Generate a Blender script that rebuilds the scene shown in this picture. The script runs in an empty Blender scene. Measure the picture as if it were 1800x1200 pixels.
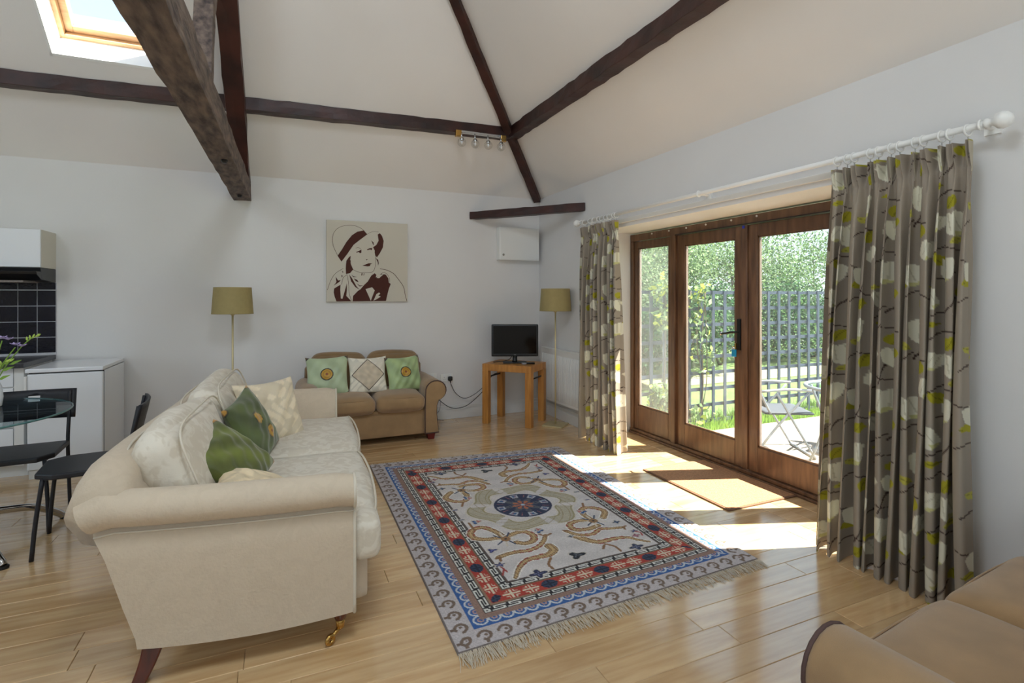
import bpy, bmesh, math, random
import numpy as np
from mathutils import Vector, Matrix

random.seed(7)
RNG = np.random.default_rng(11)
SC = bpy.context.scene
COL = SC.collection

# ------------------------------------------------------------------ camera
F_PX, HORIZON, CAM_H = 925.0, 520.0, 1.42
YAW = math.atan((493 - 900) / F_PX)                  # room depth axis lies 23.7 deg to the left of the view
cam_d = bpy.data.cameras.new('camera')
cam_d.sensor_width = 36.0
cam_d.lens = F_PX / 1800 * 36.0
cam_d.shift_y = (HORIZON - 600) / 1800.0
cam_d.clip_start = 0.05
cam_d.clip_end = 300
cam = bpy.data.objects.new('camera', cam_d)
cam.location = (0, 0, CAM_H)
cam.rotation_euler = (math.pi / 2, 0, YAW)
COL.objects.link(cam)
SC.camera = cam

# ------------------------------------------------------------------ world, sun, fill lights, exposure
SC.view_settings.view_transform = 'Standard'
SC.view_settings.look = 'None'
SC.view_settings.gamma = 1.0
SC.view_settings.use_curve_mapping = False
SC.view_settings.exposure = 0.27

world = bpy.data.worlds.new('sky')
SC.world = world
world.use_nodes = True
wn, wl = world.node_tree.nodes, world.node_tree.links
wn.clear()
wo = wn.new('ShaderNodeOutputWorld'); wb = wn.new('ShaderNodeBackground')
wt = wn.new('ShaderNodeTexCoord'); ws = wn.new('ShaderNodeSeparateXYZ'); wr = wn.new('ShaderNodeValToRGB')
wr.color_ramp.elements[0].position = 0.0
wr.color_ramp.elements[0].color = (0.86, 0.93, 1.0, 1)
wr.color_ramp.elements[1].position = 1.0
wr.color_ramp.elements[1].color = (0.22, 0.46, 0.86, 1)
e = wr.color_ramp.elements.new(0.35); e.color = (0.60, 0.80, 1.0, 1)
wl.new(wt.outputs['Generated'], ws.inputs[0]); wl.new(ws.outputs['Z'], wr.inputs[0])
wl.new(wr.outputs[0], wb.inputs[0]); wl.new(wb.outputs[0], wo.inputs[0])
wb.inputs['Strength'].default_value = 1.5

SUN_EL = math.radians(55.5)
SUN_TO = Vector((0.941 * math.cos(SUN_EL), -0.339 * math.cos(SUN_EL), math.sin(SUN_EL)))   # towards the sun
sun_d = bpy.data.lights.new('sun', 'SUN')
sun_d.energy = 27.0
sun_d.angle = math.radians(0.6)
sun_d.color = (1.0, 0.95, 0.86)
sun = bpy.data.objects.new('sun', sun_d)
sun.rotation_euler = SUN_TO.to_track_quat('Z', 'Y').to_euler()
sun.location = (8, -4, 12)
COL.objects.link(sun)

def fill_light(name, loc, aim, sx, sy, power, color=(0.93, 0.96, 1.0)):
    d = bpy.data.lights.new(name, 'AREA')
    d.shape = 'RECTANGLE'; d.size = sx; d.size_y = sy; d.energy = power; d.color = color
    o = bpy.data.objects.new(name, d)
    o.location = loc
    o.rotation_euler = (-Vector(aim)).to_track_quat('Z', 'Y').to_euler()
    COL.objects.link(o)
    return o
# added fill lights, set in invented windows and rooflights out of view
fill_light('daylight_front_window', (-0.6, -0.84, 1.6), (0, 1, 0.6), 2.6, 1.3, 9, (0.9, 0.95, 1.0))
fill_light('daylight_front_window', (1.9, -0.84, 1.6), (0, 1, 0.6), 1.4, 1.3, 4, (0.9, 0.95, 1.0))
fill_light('daylight_side_window', (-5.12, 2.2, 1.6), (1, 0, 0.3), 2.4, 1.3, 13, (0.72, 0.86, 1.0))
fill_light('daylight_rooflight', (-3.3, 0.75, 3.95), (0, 0.65, -0.76), 0.75, 1.1, 28, (0.76, 0.88, 1.0))
fill_light('daylight_rooflight', (0.15, 0.75, 3.95), (0, 0.52, -0.85), 0.75, 1.1, 48, (0.76, 0.88, 1.0))

# ------------------------------------------------------------------ helpers
def lin(c):
    out = []
    for v in c[:3]:
        v = v / 255.0
        out.append(v / 12.92 if v <= 0.04045 else ((v + 0.055) / 1.055) ** 2.4)
    return tuple(out)

def lin_np(a):
    a = np.asarray(a, float) / 255.0
    return np.where(a <= 0.04045, a / 12.92, ((a + 0.055) / 1.055) ** 2.4)

MATS = {}
def mat(name, col, rough=0.6, metal=0.0, var=None, bump=None, coat=0.0, spec=0.5, stretch=None, sheen=0.0, rnd=0.0, trans=0.0, emit=None):
    """Procedural principled material. var=(scale, amount[, other colour]); bump=(scale, strength); stretch = texture scale per axis; rnd = per object brightness."""
    if name in MATS:
        return MATS[name]
    m = bpy.data.materials.new(name); m.use_nodes = True
    nt = m.node_tree; b = nt.nodes['Principled BSDF']
    c = lin(col)
    b.inputs['Base Color'].default_value = (*c, 1)
    b.inputs['Roughness'].default_value = rough
    b.inputs['Metallic'].default_value = metal
    b.inputs['Specular IOR Level'].default_value = spec
    b.inputs['Coat Weight'].default_value = coat
    b.inputs['Coat Roughness'].default_value = 0.12
    if sheen:
        b.inputs['Sheen Weight'].default_value = sheen
    if trans:
        b.inputs['Transmission Weight'].default_value = trans
    if emit:
        b.inputs['Emission Color'].default_value = (*c, 1); b.inputs['Emission Strength'].default_value = emit
    vec = None
    if var or bump:
        tc = nt.nodes.new('ShaderNodeTexCoord'); mp = nt.nodes.new('ShaderNodeMapping')
        nt.links.new(tc.outputs['Object'], mp.inputs['Vector'])
        if stretch: mp.inputs['Scale'].default_value = stretch
        vec = mp.outputs[0]
        if rnd:
            oi = nt.nodes.new('ShaderNodeObjectInfo'); sc_ = nt.nodes.new('ShaderNodeVectorMath'); sc_.operation = 'MULTIPLY_ADD'
            nt.links.new(oi.outputs['Random'], sc_.inputs[0]); sc_.inputs[1].default_value = (37.0, 91.0, 13.0)
            nt.links.new(vec, sc_.inputs[2]); vec = sc_.outputs[0]
    last = None
    if var:
        n = nt.nodes.new('ShaderNodeTexNoise'); n.inputs['Scale'].default_value = var[0]; n.inputs['Detail'].default_value = 6
        nt.links.new(vec, n.inputs['Vector'])
        r = nt.nodes.new('ShaderNodeValToRGB')
        a = var[1]
        c0 = lin(var[2]) if len(var) > 2 else tuple(max(0, v * (1 - a)) for v in c)
        c1 = c if len(var) > 2 else tuple(min(1, v * (1 + a)) for v in c)
        r.color_ramp.elements[0].position = 0.32; r.color_ramp.elements[0].color = (*c0, 1)
        r.color_ramp.elements[1].position = 0.68; r.color_ramp.elements[1].color = (*c1, 1)
        nt.links.new(n.outputs['Fac'], r.inputs[0]); last = r.outputs[0]
    if rnd:
        oi = nt.nodes.new('ShaderNodeObjectInfo'); mr = nt.nodes.new('ShaderNodeMapRange')
        mr.inputs['To Min'].default_value = 1 - rnd; mr.inputs['To Max'].default_value = 1 + rnd
        nt.links.new(oi.outputs['Random'], mr.inputs['Value'])
        hs = nt.nodes.new('ShaderNodeHueSaturation')
        if last: nt.links.new(last, hs.inputs['Color'])
        else: hs.inputs['Color'].default_value = (*c, 1)
        nt.links.new(mr.outputs[0], hs.inputs['Value']); last = hs.outputs[0]
    if last:
        nt.links.new(last, b.inputs['Base Color'])
    if bump:
        n2 = nt.nodes.new('ShaderNodeTexNoise'); n2.inputs['Scale'].default_value = bump[0]; n2.inputs['Detail'].default_value = 4
        nt.links.new(vec, n2.inputs['Vector'])
        bp = nt.nodes.new('ShaderNodeBump'); bp.inputs['Strength'].default_value = bump[1]; bp.inputs['Distance'].default_value = 0.01
        nt.links.new(n2.outputs['Fac'], bp.inputs['Height']); nt.links.new(bp.outputs[0], b.inputs['Normal'])
    MATS[name] = m
    return m

def attr_mat(name, rough=0.9, bump=(400, 0.25), sheen=0.0, translucent=0.0, spec=0.3):
    """Colour comes from the mesh's own woven or printed pattern (colour attribute)."""
    if name in MATS: return MATS[name]
    m = bpy.data.materials.new(name); m.use_nodes = True
    nt = m.node_tree; b = nt.nodes['Principled BSDF']
    at = nt.nodes.new('ShaderNodeVertexColor'); at.layer_name = 'Col'
    nt.links.new(at.outputs['Color'], b.inputs['Base Color'])
    b.inputs['Roughness'].default_value = rough
    b.inputs['Specular IOR Level'].default_value = spec
    b.inputs['Sheen Weight'].default_value = sheen
    if bump:
        tc = nt.nodes.new('ShaderNodeTexCoord'); n2 = nt.nodes.new('ShaderNodeTexNoise'); n2.inputs['Scale'].default_value = bump[0]
        nt.links.new(tc.outputs['Object'], n2.inputs['Vector'])
        bp = nt.nodes.new('ShaderNodeBump'); bp.inputs['Strength'].default_value = bump[1]; bp.inputs['Distance'].default_value = 0.004
        nt.links.new(n2.outputs['Fac'], bp.inputs['Height']); nt.links.new(bp.outputs[0], b.inputs['Normal'])
    if translucent:
        tr = nt.nodes.new('ShaderNodeBsdfTranslucent'); mx = nt.nodes.new('ShaderNodeMixShader')
        mx.inputs[0].default_value = translucent
        nt.links.new(at.outputs['Color'], tr.inputs['Color'])
        nt.links.new(b.outputs[0], mx.inputs[1]); nt.links.new(tr.outputs[0], mx.inputs[2])
        nt.links.new(mx.outputs[0], nt.nodes['Material Output'].inputs[0])
    MATS[name] = m
    return m

def glass_mat(name, tint=(0.95, 0.98, 0.97), refl=0.07, rough=0.0, haze=0.0):
    if name in MATS: return MATS[name]
    m = bpy.data.materials.new(name); m.use_nodes = True
    nt = m.node_tree; nt.nodes.clear()
    o = nt.nodes.new('ShaderNodeOutputMaterial'); t = nt.nodes.new('ShaderNodeBsdfTransparent'); g = nt.nodes.new('ShaderNodeBsdfGlossy')
    mx = nt.nodes.new('ShaderNodeMixShader')
    t.inputs[0].default_value = (*tint, 1); g.inputs['Roughness'].default_value = rough
    mx.inputs[0].default_value = refl
    nt.links.new(t.outputs[0], mx.inputs[1]); nt.links.new(g.outputs[0], mx.inputs[2])
    out = mx.outputs[0]
    if haze:  # white diffuse mixed in stands for a veil of reflected light
        d = nt.nodes.new('ShaderNodeBsdfDiffuse'); d.inputs[0].default_value = (0.9, 0.93, 0.93, 1)
        m2 = nt.nodes.new('ShaderNodeMixShader'); m2.inputs[0].default_value = haze
        nt.links.new(out, m2.inputs[1]); nt.links.new(d.outputs[0], m2.inputs[2]); out = m2.outputs[0]
    nt.links.new(out, o.inputs[0])
    MATS[name] = m
    return m

def mesh_obj(name, verts, faces, material, parent=None, smooth=False, bevel=0.0, subsurf=0, seg=2):
    me = bpy.data.meshes.new(name)
    me.from_pydata([tuple(v) for v in verts], [], [tuple(f) for f in faces])
    me.update()
    o = bpy.data.objects.new(name, me); COL.objects.link(o)
    if material: me.materials.append(material)
    if smooth: me.shade_smooth()
    if bevel:
        md = o.modifiers.new('bevel', 'BEVEL'); md.width = bevel; md.segments = seg; md.limit_method = 'ANGLE'; md.angle_limit = math.radians(40)
        md.harden_normals = False
    if subsurf:
        md = o.modifiers.new('sub', 'SUBSURF'); md.levels = subsurf; md.render_levels = subsurf
    if parent: o.parent = parent
    return o

class MB:
    """Collects boxes, tubes, lathes, lofts and polygons; build() links them as ONE mesh object."""
    def __init__(self): self.v = []; self.f = []
    def add(self, verts, faces):
        n = len(self.v); self.v += [tuple(p) for p in verts]; self.f += [tuple(i + n for i in f) for f in faces]; return self
    def box(self, x0, x1, y0, y1, z0, z1, m=None):
        p = [(x0, y0, z0), (x1, y0, z0), (x1, y1, z0), (x0, y1, z0), (x0, y0, z1), (x1, y0, z1), (x1, y1, z1), (x0, y1, z1)]
        if m is not None: p = [m @ Vector(q) for q in p]
        return self.add(p, [(3, 2, 1, 0), (4, 5, 6, 7), (0, 1, 5, 4), (1, 2, 6, 5), (2, 3, 7, 6), (3, 0, 4, 7)])
    def hexa(self, b, t):
        """bottom and top quads"""
        return self.add(list(b) + list(t), [(3, 2, 1, 0), (4, 5, 6, 7), (0, 1, 5, 4), (1, 2, 6, 5), (2, 3, 7, 6), (3, 0, 4, 7)])
    def beam(self, a, b, w, h, up=(0, 0, 1)):
        """square timber from a to b: w across, h along the up side"""
        a, b, up = Vector(a), Vector(b), Vector(up)
        d = (b - a).normalized(); s = d.cross(up).normalized(); u = s.cross(d).normalized()
        q = lambda p: [p - s * w / 2 - u * h / 2, p + s * w / 2 - u * h / 2, p + s * w / 2 + u * h / 2, p - s * w / 2 + u * h / 2]
        return self.add(q(a) + q(b), [(3, 2, 1, 0), (4, 5, 6, 7), (0, 1, 5, 4), (1, 2, 6, 5), (2, 3, 7, 6), (3, 0, 4, 7)])
    def loft(self, rings, cap=True):
        n = len(rings[0]); base = len(self.v)
        for r in rings: self.v += [tuple(p) for p in r]
        for k in range(len(rings) - 1):
            for i in range(n):
                j = (i + 1) % n
                self.f.append((base + k * n + i, base + k * n + j, base + (k + 1) * n + j, base + (k + 1) * n + i))
        if cap:
            self.f.append(tuple(base + i for i in range(n))[::-1])
            self.f.append(tuple(base + (len(rings) - 1) * n + i for i in range(n)))
        return self
    def tube(self, pts, r, n=10, cap=True):
        pts = [Vector(p) for p in pts]; rr = r if isinstance(r, (list, tuple)) else [r] * len(pts)
        rings = []; prev = None
        for k, p in enumerate(pts):
            d = (pts[min(k + 1, len(pts) - 1)] - pts[max(k - 1, 0)])
            d = d.normalized() if d.length > 1e-9 else Vector((0, 0, 1))
            if prev is None:
                a = d.orthogonal().normalized()
            else:
                a = (prev - d * prev.dot(d)); a = a.normalized() if a.length > 1e-6 else d.orthogonal().normalized()
            prev = a; b = d.cross(a)
            rings.append([p + (a * math.cos(2 * math.pi * i / n) + b * math.sin(2 * math.pi * i / n)) * rr[k] for i in range(n)])
        return self.loft(rings, cap)
    def lathe(self, prof, c=(0, 0, 0), n=24, cap=True):
        rings = [[(c[0] + r * math.cos(2 * math.pi * i / n), c[1] + r * math.sin(2 * math.pi * i / n), c[2] + z) for i in range(n)] for r, z in prof]
        return self.loft(rings, cap)
    def torus(self, c, axis, R, r, n=16, m=8):
        axis = Vector(axis).normalized(); a = axis.orthogonal().normalized(); b = axis.cross(a)
        base = len(self.v)
        for i in range(n):
            t = 2 * math.pi * i / n; rd = a * math.cos(t) + b * math.sin(t)
            for j in range(m):
                s = 2 * math.pi * j / m
                self.v.append(tuple(Vector(c) + rd * (R + r * math.cos(s)) + axis * r * math.sin(s)))
        for i in range(n):
            for j in range(m):
                self.f.append((base + i * m + j, base + ((i + 1) % n) * m + j, base + ((i + 1) % n) * m + (j + 1) % m, base + i * m + (j + 1) % m))
        return self
    def rbox(self, c, half, r=0.04, n=10, puff=(0, 0, 0), m=None, noise=0.0, seed=0):
        """upholstered block: rounded box whose faces swell by puff along x, y, z"""
        idx = {}; verts = []; faces = []
        hx = np.array(half, float); r = min(r, *hx)
        lin_ = np.linspace(-1, 1, n + 1)
        # denser towards the edges so that the rounding is smooth
        lin_ = np.sign(lin_) * (1 - (1 - np.abs(lin_)) ** 1.6)
        def vid(p):
            k = tuple(np.round(p, 5))
            if k not in idx:
                idx[k] = len(verts)
                q = np.array(p) * hx; inner = np.clip(q, -(hx - r), hx - r); d = q - inner
                L = np.linalg.norm(d)
                w = inner + (d / L * r if L > 1e-9 else 0)
                px_, py_, pz_ = p
                f = lambda a, b: (1 - a * a) * (1 - b * b)
                w = w + np.array([px_ * puff[0] * f(py_, pz_), py_ * puff[1] * f(px_, pz_), pz_ * puff[2] * f(px_, py_)])
                if noise:
                    w = w + noise * np.array([math.sin(9 * w[1] + 7 * w[2] + seed), math.sin(8 * w[0] + 11 * w[2] + seed * 2), math.sin(10 * w[0] + 7 * w[1] + seed * 3)])
                verts.append(w)
            return idx[k]
        for ax in range(3):
            for sgn in (-1, 1):
                o1, o2 = [i for i in range(3) if i != ax]
                for i in range(n):
                    for j in range(n):
                        q = []
                        for (di, dj) in ((0, 0), (1, 0), (1, 1), (0, 1)):
                            p = [0, 0, 0]; p[ax] = sgn; p[o1] = lin_[i + di]; p[o2] = lin_[j + dj]; q.append(vid(p))
                        flip = (sgn > 0) == (ax == 1)
                        faces.append(q[::-1] if flip else q)
        vs = [Vector(v) for v in verts]
        vs = [(m @ v if m is not None else v) + Vector(c) for v in vs]
        return self.add(vs, faces)
    def poly(self, pts): return self.add(pts, [tuple(range(len(pts)))])
    def build(self, name, material, parent=None, smooth=False, bevel=0.0, subsurf=0, seg=2):
        return mesh_obj(name, self.v, self.f, material, parent, smooth, bevel, subsurf, seg)

def grid_obj(name, V, C, material, parent=None, smooth=True, solid=0.0):
    """V (n,m,3) grid of points, C (n,m,3) linear colours"""
    n, m = V.shape[:2]
    me = bpy.data.meshes.new(name)
    me.vertices.add(n * m); me.vertices.foreach_set('co', V.reshape(-1).astype(np.float32))
    i, j = np.meshgrid(np.arange(n - 1), np.arange(m - 1), indexing='ij')
    a = (i * m + j).ravel(); q = np.stack([a, a + 1, a + m + 1, a + m], 1)
    nf = len(q)
    me.loops.add(nf * 4); me.loops.foreach_set('vertex_index', q.ravel().astype(np.int32))
    me.polygons.add(nf); me.polygons.foreach_set('loop_start', np.arange(0, nf * 4, 4, dtype=np.int32))
    me.polygons.foreach_set('loop_total', np.full(nf, 4, dtype=np.int32))
    me.update(calc_edges=True); me.validate()
    if C is not None:
        ca = me.color_attributes.new('Col', 'FLOAT_COLOR', 'POINT')
        ca.data.foreach_set('color', np.concatenate([C.reshape(-1, 3), np.ones((n * m, 1))], 1).ravel().astype(np.float32))
    if smooth: me.shade_smooth()
    me.materials.append(material)
    o = bpy.data.objects.new(name, me); COL.objects.link(o)
    if parent: o.parent = parent
    if solid:
        md = o.modifiers.new('solid', 'SOLIDIFY'); md.thickness = solid
    return o

def quads_obj(name, Q, C, material, parent=None):
    """Q (n,4,3) loose quads (leaves, blades), C (n,3) linear colours"""
    n = len(Q)
    me = bpy.data.meshes.new(name)
    me.vertices.add(n * 4); me.vertices.foreach_set('co', Q.reshape(-1).astype(np.float32))
    me.loops.add(n * 4); me.loops.foreach_set('vertex_index', np.arange(n * 4, dtype=np.int32))
    me.polygons.add(n); me.polygons.foreach_set('loop_start', np.arange(0, n * 4, 4, dtype=np.int32))
    me.polygons.foreach_set('loop_total', np.full(n, 4, dtype=np.int32))
    me.update(calc_edges=True)
    ca = me.color_attributes.new('Col', 'FLOAT_COLOR', 'POINT')
    cc = np.repeat(np.concatenate([C, np.ones((n, 1))], 1), 4, axis=0)
    ca.data.foreach_set('color', cc.ravel().astype(np.float32))
    me.materials.append(material)
    o = bpy.data.objects.new(name, me); COL.objects.link(o)
    if parent: o.parent = parent
    return o

def tag(o, label=None, cat=None, group=None, kind=None):
    if label: o['label'] = label
    if cat: o['category'] = cat
    if group: o['group'] = group
    if kind: o['kind'] = kind
    return o

def thing(name, label, cat, loc=(0, 0, 0), rz=0.0, group=None, kind=None):
    o = bpy.data.objects.new(name, None); COL.objects.link(o)
    o.empty_display_size = 0.1
    o.location = loc; o.rotation_euler = (0, 0, rz)
    return tag(o, label, cat, group, kind)

def kids(o): return [c for c in bpy.data.objects if c.parent == o]
def copy_tree(o, parent=None):
    c = o.copy(); COL.objects.link(c); c.parent = parent
    for ch in kids(o): copy_tree(ch, c)
    return c

def smooth_path(pts, n=8):
    """Catmull-Rom through the points"""
    P = [np.array(p, float) for p in pts]; P = [2 * P[0] - P[1]] + P + [2 * P[-1] - P[-2]]
    out = []
    for k in range(1, len(P) - 2):
        for t in np.linspace(0, 1, n, endpoint=False):
            a, b, c, d = P[k - 1], P[k], P[k + 1], P[k + 2]
            out.append(0.5 * (2 * b + (c - a) * t + (2 * a - 5 * b + 4 * c - d) * t * t + (3 * b - a - 3 * c + d) * t ** 3))
    out.append(P[-2])
    return out

# ------------------------------------------------------------------ materials
plaster = mat('plaster', (224, 222, 220), 0.9, bump=(60, 0.05), var=(1.5, 0.02))
ceiling_m = mat('ceiling_paint', (235, 231, 227), 0.9, bump=(60, 0.05), var=(1.5, 0.015))
plaster_w = mat('white_paint', (240, 239, 235), 0.55)
skirting_m = mat('skirting_paint', (222, 221, 218), 0.5)
oak_floor = mat('oak_boards', (221, 187, 140), 0.22, var=(2.6, 0.0, (196, 156, 108)), bump=(3.0, 0.02), stretch=(1.0, 9.0, 6.0), rnd=0.10, coat=1.0)
gap_m = mat('floor_gap', (70, 50, 34), 0.9)
beam_dark = mat('dark_stained_beam', (68, 34, 26), 0.45, var=(5, 0.0, (36, 19, 16)), bump=(14, 0.35), stretch=(1, 1, 1))
beam_old = mat('weathered_beam', (122, 104, 92), 0.75, var=(9, 0.0, (62, 51, 49)), bump=(22, 0.6), stretch=(3, 0.7, 3))
frame_wood = mat('brown_door_timber', (116, 84, 60), 0.36, var=(4, 0.0, (78, 53, 38)), bump=(20, 0.12), stretch=(6, 6, 0.8), coat=0.2)
pine = mat('pine_frame', (214, 172, 128), 0.4, var=(4, 0.0, (190, 142, 100)), stretch=(1, 6, 6))
oak_table = mat('oak_table', (200, 142, 72), 0.42, var=(5, 0.0, (170, 112, 52)), stretch=(7, 7, 0.9), bump=(30, 0.05))
mahogany = mat('mahogany_leg', (110, 44, 24), 0.3, var=(6, 0.0, (70, 24, 14)), stretch=(5, 5, 1), coat=0.3)
red_wood = mat('red_stained_foot', (104, 22, 18), 0.4)
cream_fab = mat('cream_damask', (206, 188, 164), 0.85, var=(13, 0.0, (203, 185, 161)), bump=(90, 0.25), sheen=0.15)
cream_fab2 = mat('cream_damask_cushion', (222, 212, 195), 0.8, var=(12, 0.0, (211, 199, 180)), bump=(14, 0.5), sheen=0.15)
for _m in (cream_fab, cream_fab2):                     # woven damask figure: soft-edged swirls instead of a cloudy tint
    for _n in _m.node_tree.nodes:
        if _n.type == 'VALTORGB': _n.color_ramp.elements[0].position = 0.46; _n.color_ramp.elements[1].position = 0.54
        if _n.type == 'TEX_NOISE' and _n.inputs['Detail'].default_value > 5: _n.inputs['Detail'].default_value = 2.0; _n.inputs['Distortion'].default_value = 1.6
cream_pipe = mat('cream_piping', (214, 203, 184), 0.8)
brown_fab = mat('brown_plush', (158, 126, 88), 0.92, var=(9, 0.10), bump=(500, 0.2), sheen=0.35)
brown_fab2 = mat('brown_plush_back', (136, 106, 68), 0.92, var=(9, 0.12), bump=(500, 0.2), sheen=0.35)
brown_pipe = mat('dark_piping', (84, 62, 56), 0.8)
black_plastic = mat('black_plastic', (14, 14, 16), 0.35)
black_gloss = mat('black_screen', (4, 4, 5), 0.06)
black_seat = mat('black_chair', (26, 27, 34), 0.45)
chrome = mat('chrome', (205, 207, 210), 0.1, metal=1.0)
brass = mat('brass', (190, 150, 84), 0.25, metal=1.0)
cream_metal = mat('cream_metal', (206, 190, 146), 0.4, metal=0.3)
shade_fab = mat('khaki_shade', (160, 144, 96), 0.85, bump=(200, 0.15), var=(30, 0.04))
white_gloss = mat('white_enamel', (236, 238, 241), 0.22)
white_matt = mat('white_plastic', (232, 231, 227), 0.45)
grey_gap = mat('dark_gap', (40, 40, 44), 0.7)
worktop_m = mat('dark_worktop', (52, 52, 58), 0.3, var=(60, 0.2))
tile_m = mat('black_tile', (14, 16, 30), 0.14, var=(24, 0.5), bump=(35, 0.25), rnd=0.2)
grout_m = mat('grout', (196, 196, 200), 0.9)
mat_fab = mat('coir_mat', (186, 136, 96), 0.95, var=(90, 0.22), bump=(220, 0.9))
mat_edge = mat('mat_binding', (118, 84, 62), 0.9)
glass = glass_mat('window_glass', refl=0.05)
glass_h = glass_mat('window_glass_dusty', refl=0.06, haze=0.05)  # faint reflection veil painted into the pane, not dust
glass_h2 = glass_mat('window_glass_very_dusty', refl=0.10, haze=0.16)  # stronger painted veil for the side light's white reflection
glass_t = glass_mat('table_glass', tint=(0.80, 0.88, 0.90), refl=0.20)
glass_edge = mat('glass_edge', (96, 140, 140), 0.15)
trellis_m = mat('trellis_stain', (62, 74, 92), 0.55, var=(6, 0.15), rnd=0.12)
alu = mat('grey_tube', (168, 172, 178), 0.35, metal=0.6)
sling_m = mat('charcoal_sling', (60, 64, 72), 0.7, bump=(300, 0.2))
deck_m = mat('deck_boards', (146, 134, 120), 0.75, var=(5, 0.0, (122, 110, 96)), stretch=(0.8, 9, 5), rnd=0.08)
terracotta = mat('terracotta', (176, 96, 62), 0.8, var=(12, 0.1))
soil_m = mat('soil', (52, 40, 30), 0.95)
lawn_m = mat('lawn', (98, 120, 62), 0.95, var=(3, 0.0, (78, 102, 48)), bump=(80, 0.6))
bark_m = mat('bark', (104, 96, 84), 0.9, var=(10, 0.25), bump=(30, 0.6), stretch=(2, 2, 0.5))
leaf_m = attr_mat('leaves', 0.6, None, translucent=0.45)
print_m = mat('print_brown', (72, 30, 18), 0.8)
canvas_m = mat('canvas', (206, 199, 184), 0.9, bump=(700, 0.15))
blue_plastic = mat('blue_padlock', (20, 140, 190), 0.4)

# ------------------------------------------------------------------ the room
XR, YB, XL, YF = 2.95, 5.87, -5.2, -0.9          # inner faces of right, back, left and front wall
WALL_H, PITCH = 2.66, 0.85
DOOR_Y0, DOOR_Y1, DOOR_H, WALL_T = 1.585, 4.56, 2.07, 0.56
HALF = (YB - YF) / 2; YM = (YB + YF) / 2; RIDGE = WALL_H + PITCH * HALF; XA = XR - HALF

def in_view(P, pad=60):
    c, s = math.cos(-YAW), math.sin(-YAW)
    for (x, y, z) in P:
        d = s * x + c * y
        if d < 0.3: continue
        u = 900 + F_PX * (c * x - s * y) / d; v = HORIZON - F_PX * (z - CAM_H) / d
        if -pad < u < 1800 + pad and -pad < v < 1200 + pad: return True
    return False

# floor: a dark sub-floor and single oak boards laid along the back wall
floor = MB().box(XL - 0.1, XR + 0.45, YF - 0.1, YB + 0.1, -0.08, -0.018).build('floor', gap_m)
tag(floor, 'honey oak plank floor with staggered joints', None, kind='structure')
def plank_geo(x0, x1, y0, y1, z0, z1, c=0.0022):
    p = [(x0, y0, z0), (x1, y0, z0), (x1, y1, z0), (x0, y1, z0),
         (x0, y0, z1 - c), (x1, y0, z1 - c), (x1, y1, z1 - c), (x0, y1, z1 - c),
         (x0 + c, y0 + c, z1), (x1 - c, y0 + c, z1), (x1 - c, y1 - c, z1), (x0 + c, y1 - c, z1)]
    f = []
    for k in (0, 4):
        for i in range(4):
            j = (i + 1) % 4; f.append((k + i, k + j, k + 4 + j, k + 4 + i))
    f.append((8, 9, 10, 11))
    return p, f
BOARD = 0.131
boards = []
k = 0
y = YF
while y < YB - 0.005:
    x = XL - random.uniform(0.0, 1.1)
    while x < XR:
        L = random.choice((0.62, 0.85, 1.05, 1.25, 1.45))
        a, b = max(x, XL), min(x + L, XR)
        if b - a > 0.05: boards.append((a, b, y, min(y + BOARD, YB)))
        x += L
    y += BOARD; k += 1
for (yy0, yy1) in ((DOOR_Y0, 2.2), (2.2, 2.62), (2.62, 3.35), (3.35, 4.0), (4.0, DOOR_Y1)):     # boards in the door recess
    for r in range(3):
        boards.append((XR + r * 0.131, min(XR + (r + 1) * 0.131, 3.36), yy0, yy1))
def share(b):
    cxx, cyy = (b[0] + b[1]) / 2, (b[2] + b[3]) / 2
    vis = in_view([(b[0], b[2], 0), (b[1], b[2], 0), (cxx, cyy, 0), (b[0], b[3], 0), (b[1], b[3], 0)])
    return (0 if vis else 1, math.hypot(cxx, cyy))
boards.sort(key=share)
rest = MB()
for i, b in enumerate(boards):
    p, f = plank_geo(b[0] + 0.0006, b[1] - 0.0006, b[2] + 0.0006, b[3] - 0.0006, -0.018, 0.0)
    if i < 300 and share(b)[0] == 0:
        mesh_obj('plank', p, f, oak_floor, floor)
    else:
        rest.add(p, f)
if rest.v:
    tag(rest.build('far_planks', oak_floor, floor), kind='stuff')

# walls
wb_ = MB().box(XL - 0.3, XR + WALL_T, YB, YB + 0.35, -0.08, WALL_H + 0.02).build('wall_back', plaster)
tag(wb_, 'long off-white plaster wall behind the brown sofa', kind='structure')
w = MB()
w.box(XR, XR + WALL_T, YF - 0.3, DOOR_Y0, -0.08, WALL_H)
w.box(XR, XR + WALL_T, DOOR_Y1, YB, -0.08, WALL_H)
w.box(XR, XR + WALL_T, DOOR_Y0, DOOR_Y1, DOOR_H, WALL_H)
tag(w.build('wall_right', plaster), 'thick off-white plaster wall holding the garden doors', kind='structure')
w = MB()
w.box(XL - 0.3, XL, YF - 0.3, 0.9, -0.08, 5.6); w.box(XL - 0.3, XL, 3.5, YB, -0.08, 5.6)
w.box(XL - 0.3, XL, 0.9, 3.5, -0.08, 0.9); w.box(XL - 0.3, XL, 0.9, 3.5, 2.3, 5.6)
tag(w.build('wall_left', plaster), 'plaster end wall of the kitchen', kind='structure')
w = MB()
for a, b in ((XL, -2.0), (0.8, 1.1), (2.7, XR)): w.box(a, b, YF - 0.3, YF, -0.08, WALL_H)
for a, b in ((-2.0, 0.8), (1.1, 2.7)):
    w.box(a, b, YF - 0.3, YF, -0.08, 0.9); w.box(a, b, YF - 0.3, YF, 2.3, WALL_H)
tag(w.build('wall_front', plaster), 'plaster wall with two wide windows', kind='structure')
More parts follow.
